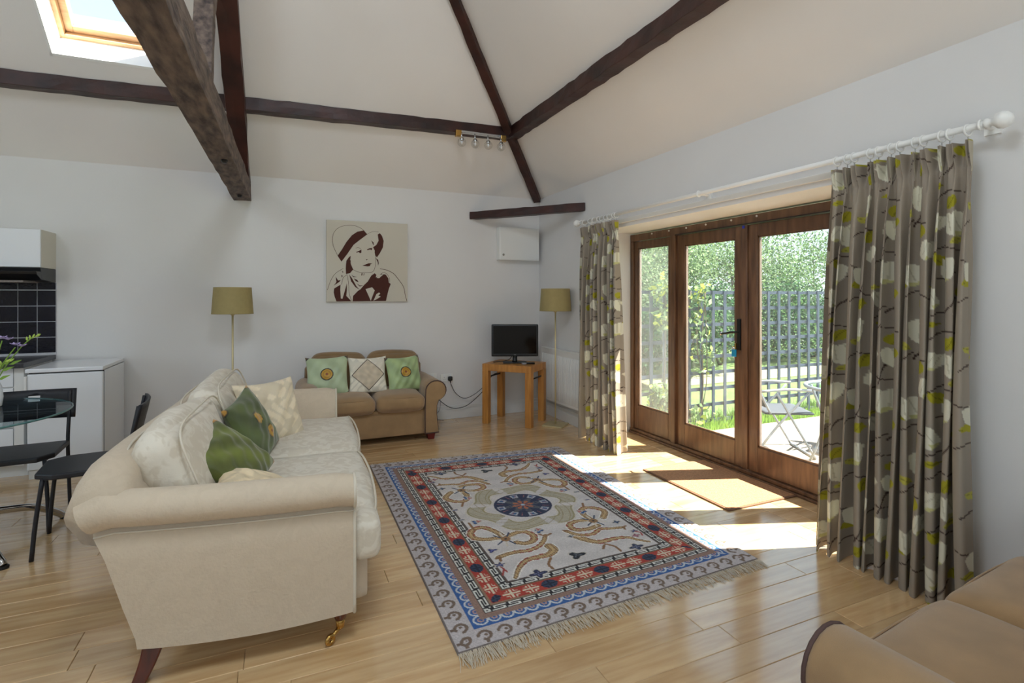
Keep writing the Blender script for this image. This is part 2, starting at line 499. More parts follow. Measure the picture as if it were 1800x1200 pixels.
for n, (axis, a, b) in enumerate((('y', -2.0, 0.8), ('y', 1.1, 2.7), ('x', 0.9, 3.5))):  # invented windows out of view, added to go with the fill lights
    m = MB()
    if axis == 'y':
        for q in np.linspace(a, b - 0.06, 4): m.box(q, q + 0.06, YF - 0.2, YF - 0.12, 0.9, 2.3)
        for z in (0.9, 2.24): m.box(a, b, YF - 0.2, YF - 0.12, z, z + 0.06)
    else:
        for q in np.linspace(a, b - 0.06, 4): m.box(XL - 0.2, XL - 0.12, q, q + 0.06, 0.9, 2.3)
        for z in (0.9, 2.24): m.box(XL - 0.2, XL - 0.12, a, b, z, z + 0.06)
    wo_ = tag(m.build('window_%d' % (n + 3), plaster_w), kind='structure')
    pn = MB().box(a, b, YF - 0.162, YF - 0.158, 0.9, 2.3) if axis == 'y' else MB().box(XL - 0.162, XL - 0.158, a, b, 0.9, 2.3)
    pn.build('pane', glass, wo_)

# hipped ceiling: back slope with a rooflight opening, right slope, front slope
def zb(y): return WALL_H + PITCH * (YB - y)
SKX0, SKX1, SKY0, SKY1 = -1.60, -0.76, 5.12, 4.30        # rooflight opening on the back slope
m = MB()
E_ = 0.02
def back_quad(x0, x1, ya, yb): m.poly([(x0, ya, zb(ya)), (x1, ya, zb(ya)), (x1, yb, zb(yb)), (x0, yb, zb(yb))])
back_quad(XL, SKX0, YB + E_, YM); back_quad(SKX0, SKX1, YB + E_, SKY0); back_quad(SKX0, SKX1, SKY1, YM)
back_quad(SKX1, XA, YB + E_, YM)if XA > SKX1 else None
m.poly([(XA, YB + E_, zb(YB + E_)), (XR + E_, YB + E_, zb(YB + E_)), (XA, YM, RIDGE)])
m.poly([(XR + E_, YB + E_, WALL_H - E_ * PITCH), (XR + E_, YF - E_, WALL_H - E_ * PITCH), (XA, YM, RIDGE)])
m.poly([(XR + E_, YF - E_, WALL_H - E_ * PITCH), (XL, YF - E_, WALL_H - E_ * PITCH), (XL, YM, RIDGE), (XA, YM, RIDGE)])
ceil = m.build('ceiling', ceiling_m)
md = ceil.modifiers.new('solid', 'SOLIDIFY'); md.thickness = 0.06; md.offset = 0
tag(ceil, 'white plastered hipped ceiling following the roof slopes', kind='structure')

# rooflight: plaster well, pine frame and sash, pane
NRM = Vector((0, PITCH, 1)).normalized()              # outwards through the back slope
def sk(x, y, d): return tuple(Vector((x, y, zb(y))) + NRM * d)
sky_w = thing('window_2', 'pine framed rooflight in the sloping ceiling', None, kind='structure')
m = MB()
WELL = 0.24; T_ = 0.05
def sk_prism(x0, x1, ya, yb, d0, d1):
    m_ = MB(); m_.hexa([sk(x0, ya, d0), sk(x1, ya, d0), sk(x1, yb, d0), sk(x0, yb, d0)], [sk(x0, ya, d1), sk(x1, ya, d1), sk(x1, yb, d1), sk(x0, yb, d1)]); return m_.v, m_.f
m.add(*sk_prism(SKX0 - 0.012, SKX0 + 0.004, SKY0 + 0.012, SKY1 - 0.012, -0.034, WELL)); m.add(*sk_prism(SKX1 - 0.004, SKX1 + 0.012, SKY0 + 0.012, SKY1 - 0.012, -0.034, WELL))
m.add(*sk_prism(SKX0 - 0.012, SKX1 + 0.012, SKY0 + 0.012, SKY0 - 0.004, -0.034, WELL)); m.add(*sk_prism(SKX0 - 0.012, SKX1 + 0.012, SKY1 + 0.004, SKY1 - 0.012, -0.034, WELL))
m.build('window_well', plaster_w, sky_w)
def sk_frame(name, ins, wd, d0, d1, material):
    x0, x1, ya, yb = SKX0 + ins, SKX1 - ins, SKY0 - ins * 0.76, SKY1 + ins * 0.76
    for (a, b, c, d) in ((x0, x0 + wd, ya, yb), (x1 - wd, x1, ya, yb), (x0 + wd, x1 - wd, ya, ya - wd * 0.76), (x0 + wd, x1 - wd, yb + wd * 0.76, yb)):
        mm = MB(); mm.add(*sk_prism(a, b, c, d, d0, d1)); mm.build(name, material, sky_w, bevel=0.004)
sk_frame('frame_rail', -0.03, 0.065, WELL - 0.02, WELL + 0.09, pine)
sk_frame('sash_rail', 0.036, 0.05, WELL + 0.03, WELL + 0.085, pine)
m = MB(); m.add(*sk_prism(SKX0 + 0.08, SKX1 - 0.08, SKY0 - 0.06, SKY1 + 0.06, WELL + 0.06, WELL + 0.066)); m.build('pane', glass, sky_w)

# skirting
b1 = MB(); b1.box(XL, XR, YB - 0.018, YB, 0, 0.11); b1.box(XL, XR, YB - 0.011, YB, 0.11, 0.15)
tag(b1.build('baseboard_back', skirting_m, bevel=0.003), 'white skirting board along the back wall', kind='structure')
b2 = MB(); b2.box(XR - 0.018, XR, DOOR_Y1, YB - 0.02, 0, 0.11); b2.box(XR - 0.011, XR, DOOR_Y1, YB - 0.02, 0.11, 0.15)
b2.box(XR - 0.018, XR, YF, DOOR_Y0, 0, 0.11)
tag(b2.build('baseboard_right', skirting_m, bevel=0.003), 'white skirting board along the door wall', kind='structure')

# ------------------------------------------------------------------ roof timbers
def rough_beam(name, a, b, wd, ht, material, label, up=(0, 0, 1), seg=26, amp=0.006, seed=1):
    """hewn timber: subdivided along its length with slightly wandering edges"""
    a, b, up = Vector(a), Vector(b), Vector(up)
    d = (b - a).normalized(); s = d.cross(up).normalized(); u = s.cross(d).normalized()
    rng = random.Random(seed); rings = []
    for k in range(seg + 1):
        p = a.lerp(b, k / seg)
        ring = []
        for (i, j) in ((-1, -1), (0, -1), (1, -1), (1, 0), (1, 1), (0, 1), (-1, 1), (-1, 0)):
            ring.append(p + s * (i * wd / 2 + rng.uniform(-amp, amp)) + u * (j * ht / 2 + rng.uniform(-amp, amp)))
        rings.append(ring)
    o = MB().loft(rings).build(name, material, bevel=0.004)
    return tag(o, label, 'beam')

TB0, TB1 = Vector((-0.345, YB - 0.0, 2.455)), Vector((-0.47, YF, 2.455))
rough_beam('tie_beam', TB0, TB1, 0.155, 0.175, beam_old, 'heavy weathered tie beam crossing high above the cream sofa', amp=0.0045, seed=3, seg=40)
def tb(y, z): 
    t = (YB - y) / (YB - YF); return Vector((TB0.x + (TB1.x - TB0.x) * t, y, z))
rough_beam('principal_rafter', tb(YB - 0.05, 2.50), tb(YM + 0.02, 2.50 + PITCH * 3.33), 0.12, 0.15, beam_dark, 'dark sloping rafter rising from the end of the weathered tie beam', seed=5, up=(1, 0, 0))
rough_beam('principal_rafter', tb(YF + 0.05, 2.50), tb(YM - 0.02, 2.50 + PITCH * 3.33), 0.12, 0.15, beam_dark, 'dark sloping rafter on the camera side of the weathered tie beam', seed=6, up=(1, 0, 0))
rough_beam('raking_strut', tb(3.28, 2.54), tb(3.72, 4.15), 0.11, 0.10, beam_old, 'grey raking strut standing on the tie beam beside the dark rafter', seed=8, amp=0.004, up=(1, 0, 0))
rough_beam('king_post', tb(2.50, 2.54), tb(2.485, 5.3), 0.045, 0.045, beam_dark, 'thin dark post above the near part of the tie beam', seed=9, amp=0.002, up=(1, 0, 0))
# bolts through the tie beam
for (yy, dx) in ((5.55, 0.0), (4.15, 0.02)):
    p = tb(yy, 2.355)
    tag(MB().lathe([(0.022, 0.012), (0.022, 0.0), (0.014, -0.012), (0.001, -0.014)], (p.x + dx, p.y, p.z + 0.0), 8).build('beam_bolt', black_plastic),
        'dark bolt head under the tie beam, %s' % ('near its wall end' if yy > 5 else 'where the purlin passes behind'), 'bolt')
OFF = 0.66
def roof_z(o): return WALL_H + PITCH * o
PZ = roof_z(OFF) - 0.055
rough_beam('back_purlin', (XR - OFF + 0.05, YB - OFF, PZ), (XL, YB - OFF + 0.135, PZ - 0.125), 0.115, 0.115, beam_dark, 'long dark purlin running along the slope above the brown sofa', seed=11, seg=60, amp=0.004, up=(0, 0, 1))
rough_beam('side_purlin', (XR - OFF, YB - OFF + 0.05, PZ), (XR - OFF, YF + OFF, PZ), 0.115, 0.115, beam_dark, 'long dark purlin on the slope above the garden doors', seed=12, seg=60, amp=0.005, up=(0, 0, 1))
hip_a = Vector((XR - 0.03, YB - 0.03, WALL_H - 0.03)); hip_b = Vector((XA + 0.03, YM + 0.03, RIDGE - 0.05))
rough_beam('hip_rafter', hip_a, hip_b, 0.085, 0.15, beam_dark, 'dark hip rafter climbing diagonally from the corner of the room', seed=13, seg=40, amp=0.004)
rough_beam('dragon_beam', (2.07, YB + 0.02, 2.365), (XR + 0.02, 4.80, 2.365), 0.10, 0.085, beam_dark, 'short dark beam set diagonally across the corner above the white box', seed=14, seg=14, amp=0.004)

# ------------------------------------------------------------------ garden doors
FX0, FX1 = 3.36, 3.45                                  # frame thickness in the recess
fr = thing('trim_1', 'brown timber frame around the garden doors', None, kind='structure')
DT = 2.055
def part(name, *boxes, parent=fr, material=frame_wood, bevel=0.004):
    mm = MB()
    for b in boxes: mm.box(*b)
    return mm.build(name, material, parent, bevel=bevel)
part('frame_head', (FX0, FX1, DOOR_Y0 + 0.05, DOOR_Y1 - 0.005, 1.985, DT))
part('frame_jamb', (FX0, FX1, DOOR_Y1 - 0.055, DOOR_Y1 - 0.005, 0.05, 1.985))
part('frame_jamb', (FX0, FX1, DOOR_Y0 + 0.005, DOOR_Y0 + 0.055, 0.05, DT))
part('frame_mullion', (FX0 - 0.01, FX1, 3.865, 3.925, 0.05, 1.985))
part('sill', (3.335, 3.60, DOOR_Y0 + 0.005, DOOR_Y1 - 0.005, 0.0, 0.022), (3.35, FX1, DOOR_Y0 + 0.005, DOOR_Y1 - 0.005, 0.022, 0.05), bevel=0.006)
# head screws (small white pins along the frame top)
for yy in (4.2, 3.95, 3.72, 3.48, 3.2, 2.95):
    o = MB().lathe([(0.008, 0), (0.008, 0.006), (0.001, 0.008)], (0, 0, 0), 8).build('head_pin', white_matt, fr); o.location = (FX0 - 0.001, yy, 2.035); o.rotation_euler = (0, -math.pi / 2, 0)
part('head_bead', (FX0 - 0.008, FX0, DOOR_Y0 + 0.055, 3.865, 1.985, 1.992), material=grey_gap, bevel=0)

def leaf_door(name, label, y0, y1, st, bot, top, z0=0.052, z1=1.98, x0=3.375, x1=3.425, gl=glass):
    """glazed leaf between y0 and y1 with stiles, bottom and top rail"""
    d = thing(name, label, None, kind='structure')
    for a, b in ((y0, y0 + st), (y1 - st, y1)):
        MB().box(x0, x1, a, b, z0, z1).build('stile', frame_wood, d, bevel=0.005)
    MB().box(x0, x1, y0 + st, y1 - st, z0, z0 + bot).build('bottom_rail', frame_wood, d, bevel=0.005)
    MB().box(x0, x1, y0 + st, y1 - st, z1 - top, z1).build('top_rail', frame_wood, d, bevel=0.005)
    bd = MB(); gy0, gy1, gz0, gz1 = y0 + st, y1 - st, z0 + bot, z1 - top
    for (a, b, c, e_) in ((gy0, gy0 + 0.012, gz0, gz1), (gy1 - 0.012, gy1, gz0, gz1), (gy0, gy1, gz0, gz0 + 0.012), (gy0, gy1, gz1 - 0.012, gz1)):
        bd.box(x0 + 0.008, x0 + 0.02, a, b, c, e_)
    bd.build('glazing_bead', frame_wood, d)
    bd = MB()
    for (a, b, c, e_) in ((gy0, gy0 + 0.01, gz0, gz1), (gy1 - 0.01, gy1, gz0, gz1), (gy0, gy1, gz0, gz0 + 0.01), (gy0, gy1, gz1 - 0.01, gz1)):
        bd.box(x0 + 0.021, x0 + 0.026, a, b, c, e_)
    bd.build('glazing_seal', mat('pale_seal', (196, 190, 186), 0.5), d)
    MB().box(x0 + 0.026, x0 + 0.031, gy0, gy1, gz0, gz1).build('pane', gl, d)
    return d
part('frame_mullion', (FX0 - 0.01, FX1, 2.215, 2.275, 0.05, 1.985))
leaf_door('window_6', 'narrow fixed glazed side light behind the long curtain', 1.64, 2.215, 0.055, 0.24, 0.07, gl=glass_h)
leaf_door('window_1', 'narrow fixed glazed side light beside the garden door', 3.925, 4.505, 0.055, 0.24, 0.07, gl=glass_h2)
d1 = leaf_door('door_1', 'glazed timber garden door with the black lever handle', 3.085, 3.86, 0.095, 0.20, 0.095, gl=glass_h)
d2 = leaf_door('door_2', 'glazed timber garden door half hidden by the curtain', 2.28, 3.055, 0.095, 0.20, 0.095, gl=glass_h)
MB().box(3.362, 3.374, 3.045, 3.10, 0.052, 1.98).build('cover_strip', frame_wood, d1, bevel=0.004)
# handle
h = MB().box(3.362, 3.375, 3.115, 3.150, 0.985, 1.235).build('handle_plate', black_plastic, d1, bevel=0.003)
hl = MB(); hl.tube([(3.372, 3.132, 1.13), (3.325, 3.132, 1.13)], 0.010); hl.tube(smooth_path([(3.325, 3.132, 1.13), (3.318, 3.165, 1.128), (3.318, 3.215, 1.118), (3.316, 3.262, 1.112)], 4), [0.010] * 8 + [0.009] * 4 + [0.008], 8)
hl.build('lever', black_plastic, h, smooth=True)
o = MB().lathe([(0.014, -0.004), (0.015, 0.0), (0.012, 0.006)], (0, 0, 0), 12).build('lever_end', chrome, h)
o.location = (3.315, 3.264, 1.111); o.rotation_euler = (math.pi / 2, 0, 0)
MB().box(3.355, 3.375, 3.07, 3.09, 1.955, 1.978).build('bolt_tab', mat('blue_tab', (40, 60, 190), 0.5), d1, bevel=0.003)
# padlock-shaped key fob hanging from the lock
kf = thing('key_fob', 'small bright blue key fob hanging from the door lock', 'key fob', (3.350, 3.165, 0.965))
MB().box(-0.007, 0.007, -0.022, 0.022, -0.035, 0.025).build('tag_body', blue_plastic, kf, bevel=0.006)
MB().torus((0, 0, 0.036), (1, 0, 0.2), 0.014, 0.003, 14, 6).build('split_ring', brass, kf, smooth=True)
MB().box(-0.003, 0.010, -0.02, -0.006, 0.03, 0.075).build('key', brass, kf, bevel=0.002)

# rooflights added behind the camera: pine frames round the roof fill lights
for n, xc in enumerate((-3.3, 0.15)):
    t = Vector((0, 1, PITCH)).normalized(); up_ = Vector((0, -PITCH, 1)).normalized(); c0 = Vector((xc, 0.72, WALL_H + PITCH * (0.72 - YF))) - up_ * 0.05
    r_ = thing('window_%d' % (n + 7), 'pine framed rooflight in the front slope', None, kind='structure')
    for (du, dv, a, b) in ((-0.43, 0, 0.05, 1.30), (0.43, 0, 0.05, 1.30), (0, -0.625, 0.81, 0.05), (0, 0.625, 0.81, 0.05)):
        p = c0 + Vector((du, 0, 0)) + t * dv
        MB().beam(p - Vector((a / 2, 0, 0)), p + Vector((a / 2, 0, 0)), b, 0.05, up=up_).build('frame_rail', pine, r_)
    MB().beam(c0 - Vector((0.405, 0, 0)) + up_ * 0.01, c0 + Vector((0.405, 0, 0)) + up_ * 0.01, 1.2, 0.004, up=up_).build('pane', glass, r_)

# ------------------------------------------------------------------ upholstery helpers
def pillow(name, label, a, b, thick, loc, normal, up, colour, material, group=None, n=44, wr=0.006, seed=0, cat='cushion', pinch=0.10):
    """square scatter cushion: two puffed faces meeting in a seam; colour(u, v, side) gives sRGB"""
    rng = np.random.default_rng(seed)
    nrm = Vector(normal).normalized(); upv = Vector(up); upv = (upv - nrm * upv.dot(nrm)).normalized(); rt = upv.cross(nrm)
    u = np.linspace(-1, 1, n); U, Vv = np.meshgrid(u, u, indexing='ij')
    root = thing(name, label, cat, tuple(loc), 0, group)
    ph = rng.uniform(0, 6, 6)
    for side in (1, -1):
        T = thick / 2 * np.power(np.clip((1 - U ** 2) * (1 - Vv ** 2), 0, 1), 0.42)
        X = a / 2 * U * (1 - pinch * (1 - Vv ** 2)); Y = b / 2 * Vv * (1 - pinch * (1 - U ** 2))
        W = wr * (np.sin(7 * U + 4 * Vv + ph[0]) * np.sin(5 * Vv + ph[1]) + 0.6 * np.sin(13 * U - 9 * Vv + ph[2]) + 0.5 * np.sin(11 * Vv + 3 * U + ph[3]))
        T = (T + W * np.clip(T / (thick / 2) * 1.5, 0, 1)) * side
        P = np.stack([X * rt[i] + Y * upv[i] + T * nrm[i] for i in range(3)], -1)
        if side < 0: P = P[::-1]
        C = colour(U if side > 0 else U[::-1], Vv, side)
        grid_obj('front_cover' if side > 0 else 'back_cover', P, lin_np(C), material, root)
    pp = []
    for t in range(96):
        k = t / 96 * 4; e_ = int(k); f_ = (k - e_) * 2 - 1
        uu, vv = ((f_, -1), (1, f_), (-f_, 1), (-1, -f_))[e_]
        pp.append(rt * (a / 2 * uu * (1 - pinch * (1 - vv * vv))) + upv * (b / 2 * vv * (1 - pinch * (1 - uu * uu))))
    return root, pp
def ring_colour(base, dots, corner=None, tone=0.05, seed=0):
    def f(U, V, side):
        C = np.ones(U.shape + (3,)) * np.array(base, float)
        C *= (1 + tone * np.sin(6 * U + 5 * V + seed))[..., None]
        if corner:
            k = (np.abs(U) + np.abs(V)) > 1.86
            C[k] = corner
            C[((np.abs(U) + np.abs(V)) > 1.78) & ~k] = (28, 22, 20)
        if side > 0:
            for (cu, cv, r) in dots:
                d = np.hypot(U - cu, V - cv) / r
                C[d < 1.0] = (30, 24, 26)
                C[d < 0.84] = (196, 150, 44)
                C[(d < 0.62) & (d > 0.5)] = (168, 120, 34)
                C[d < 0.22] = (140, 66, 30)
        return C
    return f
def damask_colour(base, tone=0.06, seed=0, diamond=False):
    def f(U, V, side):
        C = np.ones(U.shape + (3,)) * np.array(base, float)
        pat = np.sin(9 * U + 2 * np.sin(6 * V + seed)) * np.cos(9 * V + 2 * np.sin(5 * U))
        C *= (1 + tone * np.where(pat > 0.15, 1, -0.4))[..., None]
        if diamond and side > 0:
            d = np.abs(U) + np.abs(V)
            C[d < 0.9] = (206, 190, 166)
            C[d < 0.9] *= (1 + 0.05 * pat[d < 0.9])[..., None]
            C[np.abs(d - 0.9) < 0.035] = (60, 46, 40)
        return C
    return f
satin = attr_mat('satin_cover', 0.42, (30, 0.3), sheen=0.3, spec=0.5)
cotton = attr_mat('cotton_cover', 0.85, (60, 0.3), sheen=0.1)

# ------------------------------------------------------------------ cream three-seat sofa
cs = thing('cream_sofa', 'large cream damask sofa with rolled arms and brass castors', 'sofa', (-0.13, 0, 0), math.radians(-3.3))
SY0, SY1 = 2.20, 4.50
def arm_profile(side):
    """closed (y, z) outline of a rolled arm; side -1 = arm nearer the camera"""
    pts = []
    pts.append((0.17, 0.13)); pts.append((0.19, 0.45)); pts.append((0.165, 0.60))
    for t in np.linspace(35, 265, 13):                       # the roll
        pts.append((0.078 + 0.075 * math.cos(math.radians(t)), 0.628 + 0.066 * math.sin(math.radians(t))))
    pts += [(0.050, 0.545), (0.045, 0.45), (0.05, 0.30), (0.055, 0.16), (0.055, 0.125)]
    return pts
def back_edge(z):
    q = max(0.0, min(1.0, (z - 0.13) / 0.56)); return -0.475 - 0.185 * q ** 1.25
def cream_arm(y_out, sgn, xf, name='arm'):
    prof = arm_profile(sgn); rings = []
    cy_, cz_ = 0.10, 0.42
    for t in np.linspace(0, 1, 15):
        ring = []
        k = 1.0 - 0.10 * max(0, (0.05 - t) / 0.05) ** 2 - 0.05 * max(0, (t - 0.96) / 0.04) ** 2
        for (py_, pz_) in prof:
            x = back_edge(pz_) * (1 - t) + xf * t
            zz = pz_ + (0.035 * (1 - t) ** 2 if pz_ > 0.4 else 0.0) - (0.035 * math.sin(math.pi * t) if pz_ < 0.2 else 0) * 0.6 + (0.02 * (1 - t) if pz_ < 0.2 else 0)
            ring.append((x, y_out + sgn * ((cy_ + (py_ - cy_) * k)), (cz_ + (zz - cz_) * k) if zz > 0.42 else zz))
        rings.append(ring)
    mm = MB().loft(rings)
    a = mm.build(name, cream_fab, cs, smooth=True)
    md = a.modifiers.new('edge', 'EDGE_SPLIT'); md.split_angle = math.radians(55)
    # piping round the front panel
    last = [Vector(p) + Vector((0.004, 0, 0)) for p in rings[-1]]
    MB().tube(last + [last[0]], 0.007, 6).build('piping', cream_pipe, a, smooth=True)
    # pleat line under the roll
    MB().tube([Vector(r[-5]) + Vector((0, -sgn * 0.002, 0.004)) for r in rings], 0.004, 5).build('roll_seam', cream_pipe, a, smooth=True)
    return a
cream_arm(SY0, 1, 0.275)
cream_arm(SY1, -1, 0.275)
# back: flared shell with a rolled top, lower at its rounded ends
def back_ring(y, k, dz):
    pr = [(-0.26, 0.14), (-0.34, 0.46), (-0.44, 0.62), (-0.50, 0.70)]
    for t in np.linspace(20, 215, 11): pr.append((-0.592 + 0.092 * math.cos(math.radians(t)), 0.722 + 0.090 * math.sin(math.radians(t))))
    pr += [(-0.645, 0.615), (-0.585, 0.50), (-0.515, 0.34), (-0.475, 0.20), (-0.455, 0.14)]
    sm = lambda z: max(0.0, min(1.0, (z - 0.52) / 0.20))
    yc = min(max(y, SY0 + 0.125), SY1 - 0.125)
    return [(x, yc + (y - yc) * sm(z), z + (dz if z > 0.5 else 0) + (0 if z < 0.5 else k)) for x, z in pr]
rings = []
for t in np.linspace(0, 1, 28):
    y = SY0 + 0.045 + (SY1 - SY0 - 0.09) * t
    e_ = min(t, 1 - t)
    drop = -0.075 * max(0, (0.08 - e_) / 0.08) ** 2
    rings.append(back_ring(y, 0.008 * math.sin(7 * t), drop))
MB().loft(rings).build('back', cream_fab, cs, smooth=True)
MB().rbox((-0.04, (SY0 + SY1) / 2, 0.245), (0.385, (SY1 - SY0) / 2 - 0.12, 0.115), 0.03, 8).build('seat_base', cream_fab, cs, smooth=True)
# front apron piping and two T-shaped seat cushions
ymid = 3.34
for (a, b, tx) in ((SY0 + 0.185, ymid - 0.004, 1), (ymid + 0.004, SY1 - 0.185, 2)):
    sc_ = MB().rbox((0.035, (a + b) / 2, 0.405), (0.355, (b - a) / 2, 0.085), 0.05, 12, (0.02, 0.0, 0.03), noise=0.003, seed=tx).build('seat_cushion', cream_fab2, cs, smooth=True)
    xx = 0.402
    pts = smooth_path([(-0.2, a + 0.012, 0.475), (0.30, a + 0.012, 0.475), (0.378, a + 0.035, 0.476), (xx, (a + b) / 2, 0.484), (0.378, b - 0.035, 0.476), (0.30, b - 0.012, 0.475), (-0.2, b - 0.012, 0.475)], 8)
    MB().tube(pts, 0.006, 6).build('piping', cream_pipe, sc_, smooth=True)
# bulges of the seat cushions in front of the arms
MB().rbox((0.325, SY0 + 0.165, 0.402), (0.062, 0.10, 0.082), 0.035, 8, (0.004, 0, 0.012)).build('seat_wing', cream_fab2, cs, smooth=True)
# back cushions
for k, (a, b, lean, hh) in enumerate(((SY0 + 0.20, 3.32, 0.36, 0.225), (3.30, SY1 - 0.22, 0.36, 0.235))):
    rot = Matrix.Rotation(-lean, 4, 'Y')
    bc = MB().rbox((-0.405, (a + b) / 2, 0.655 + 0.01 * k), (0.085, (b - a) / 2, hh), 0.075, 18, (0.034, 0.0, 0.035), rot, 0.011, seed=k * 3 + 1).build('back_cushion', cream_fab2, cs, smooth=True)
    for sx in (-0.085, 0.085):
        loop = []
        for t in np.linspace(0, 2 * math.pi, 40, endpoint=False):
            c_, s_ = math.cos(t), math.sin(t)
            pw = lambda v: math.copysign(abs(v) ** 0.38, v)
            p = rot @ Vector((sx * 1.0 + (0.012 if sx > 0 else -0.012), pw(c_) * ((b - a) / 2 - 0.008), pw(s_) * (hh - 0.004)))
            loop.append(p + Vector((-0.405, (a + b) / 2, 0.655 + 0.01 * k)))
        MB().tube(loop + [loop[0]], 0.005, 6).build('piping', cream_pipe, bc, smooth=True)
# legs: tapered back legs, turned front legs on brass castors
for (x, y) in ((-0.43, SY0 + 0.12), (-0.43, SY1 - 0.12)):
    s = -1 if y < 3 else 1
    rings = []
    for t in np.linspace(0, 1, 9):
        wd = 0.036 - 0.012 * t; off = 0.05 * t ** 1.6
        rings.append([(x - off + i * wd, y + s * 0.02 * t + j * wd, 0.165 - 0.165 * t) for (i, j) in ((-1, -1), (1, -1), (1, 1), (-1, 1))])
    MB().loft(rings).build('back_leg', mahogany, cs, bevel=0.006)
for (x, y) in ((0.225, SY0 + 0.10), (0.225, SY1 - 0.10)):
    lg = MB().lathe([(0.030, 0.16), (0.036, 0.150), (0.034, 0.120), (0.022, 0.088), (0.016, 0.080)], (x, y, 0), 18).build('front_leg', mahogany, cs, smooth=True)
    MB().lathe([(0.015, 0.084), (0.019, 0.080), (0.017, 0.052), (0.011, 0.045)], (x, y, 0), 14).build('castor_cup', brass, lg, smooth=True)
    fk = MB(); fk.tube([(x, y, 0.05), (x - 0.02, y - 0.018, 0.042), (x - 0.038, y - 0.03, 0.024)], [0.010, 0.008, 0.006], 8)
    fk.build('castor_fork', brass, lg, smooth=True)
    wm = MB().torus((x - 0.040, y - 0.032, 0.024), (0.6, -0.8, 0), 0.015, 0.009, 18, 8).build('castor_wheel', brass, lg, smooth=True)

# scatter cushions on the cream sofa
g1 = ring_colour((80, 92, 48), [(-0.15, 0.25, 0.22), (0.2, -0.42, 0.22)], corner=(180, 132, 50), tone=0.12)
pillow('scatter_cushion', 'dark green satin cushion with two gold discs leaning mid cream sofa', 0.41, 0.41, 0.15, (-0.150, 3.42, 0.655), (0.86, -0.30, 0.42), (-0.45, -0.06, 0.9), g1, satin, seed=1, wr=0.0045)
g2 = ring_colour((94, 102, 36), [], corner=(196, 140, 52), tone=0.15, seed=2)
pillow('scatter_cushion', 'olive green satin cushion slumped towards the near arm of the cream sofa', 0.37, 0.37, 0.15, (-0.200, 2.79, 0.640), (0.64, -0.34, 0.69), (-0.72, -0.04, 0.62), g2, satin, seed=2, wr=0.006)
pillow('scatter_cushion', 'ivory damask cushion standing at the far arm of the cream sofa', 0.43, 0.43, 0.16, (-0.06, 3.76, 0.665), (0.55, -0.75, 0.36), (-0.15, 0.20, 0.95), damask_colour((222, 206, 178), seed=1), cotton, seed=3)
pillow('scatter_cushion', 'ivory cushion just showing above the near arm of the cream sofa', 0.40, 0.40, 0.15, (-0.08, 2.545, 0.545), (0.35, -0.10, 0.93), (-0.92, 0.02, 0.35), damask_colour((220, 200, 166), seed=2), cotton, seed=4)

# ------------------------------------------------------------------ brown two-seat sofas (same suite)
def brown_sofa(name, label, e=0.0):
    """local: x across, seat faces -y, front of the arms at y = 0, centre x = 0"""
    s = thing(name, label, 'sofa', group='brown plush two-seat suite')
    MB().rbox((0, 0.37, 0.195), (0.50 + e, 0.35, 0.135), 0.02, 8).build('base', brown_fab, s, smooth=True)
    for sg in (-1, 1):
        prof = [(0.475, 0.065), (0.475, 0.30), (0.478, 0.44)]
        for t in np.linspace(170, -75, 15): prof.append((0.585 + 0.105 * math.cos(math.radians(t)), 0.490 + 0.098 * math.sin(math.radians(t))))
        prof += [(0.592, 0.34), (0.590, 0.25), (0.600, 0.15), (0.612, 0.065)]
        rings = []
        for t in (0, 0.012, 0.03, 0.2, 0.4, 0.6, 0.8, 0.97, 1.0):
            k = 0.93 if t in (0, 1.0) else (0.98 if t in (0.012, 0.97) else 1.0)
            rings.append([(sg * (e + 0.56 + (x - 0.56) * k), -0.015 + 0.78 * t, 0.33 + (z - 0.33) * k) for x, z in prof])
        if sg < 0: rings = [r[::-1] for r in rings]
        a = MB().loft(rings).build('arm', brown_fab, s, smooth=True)
        md = a.modifiers.new('edge', 'EDGE_SPLIT'); md.split_angle = math.radians(60)
        ring = [Vector(p) + Vector((0, -0.004, 0)) for p in rings[1]]
        MB().tube(ring + [ring[0]], 0.006, 6).build('piping', brown_pipe, a, smooth=True)
    MB().rbox((0, 0.705, 0.38), (0.60 + e, 0.070, 0.33), 0.05, 8).build('back', brown_fab2, s, smooth=True)
    for sg in (-1, 1):
        rot = Matrix.Rotation(-0.16, 4, 'X')
        MB().rbox((sg * (0.283 + e / 2), 0.60, 0.615), (0.282 + e / 2, 0.105, 0.215), 0.11, 14, (0.0, 0.04, 0.015), rot, 0.004, seed=sg + 2).build('back_cushion', brown_fab2, s, smooth=True)
        hw = 0.2385 + e / 2
        c = MB().rbox((sg * hw, 0.255, 0.385), (hw - 0.0025, 0.315, 0.075), 0.06, 14, (0.0, 0.012, 0.035), None, 0.002, seed=sg + 5).build('seat_cushion', brown_fab, s, smooth=True)
        MB().tube(smooth_path([(sg * hw - hw + 0.024, 0.30, 0.440), (sg * hw - hw + 0.030, 0.0, 0.434), (sg * hw - hw * 0.72, -0.036, 0.440), (sg * hw, -0.046, 0.443), (sg * hw + hw * 0.72, -0.036, 0.440), (sg * hw + hw - 0.030, 0.0, 0.434), (sg * hw + hw - 0.024, 0.30, 0.440)], 6), 0.004, 6).build('piping', brown_fab, c, smooth=True)
        for yy in (0.05, 0.70):
            m_ = MB(); x = sg * (0.545 + e)
            m_.hexa([(x - 0.030, yy - 0.030, 0), (x + 0.030, yy - 0.030, 0), (x + 0.030, yy + 0.030, 0), (x - 0.030, yy + 0.030, 0)],
                    [(x - 0.040, yy - 0.040, 0.066), (x + 0.040, yy - 0.040, 0.066), (x + 0.040, yy + 0.040, 0.066), (x - 0.040, yy + 0.040, 0.066)])
            m_.build('foot', red_wood, s, bevel=0.004)
    return s
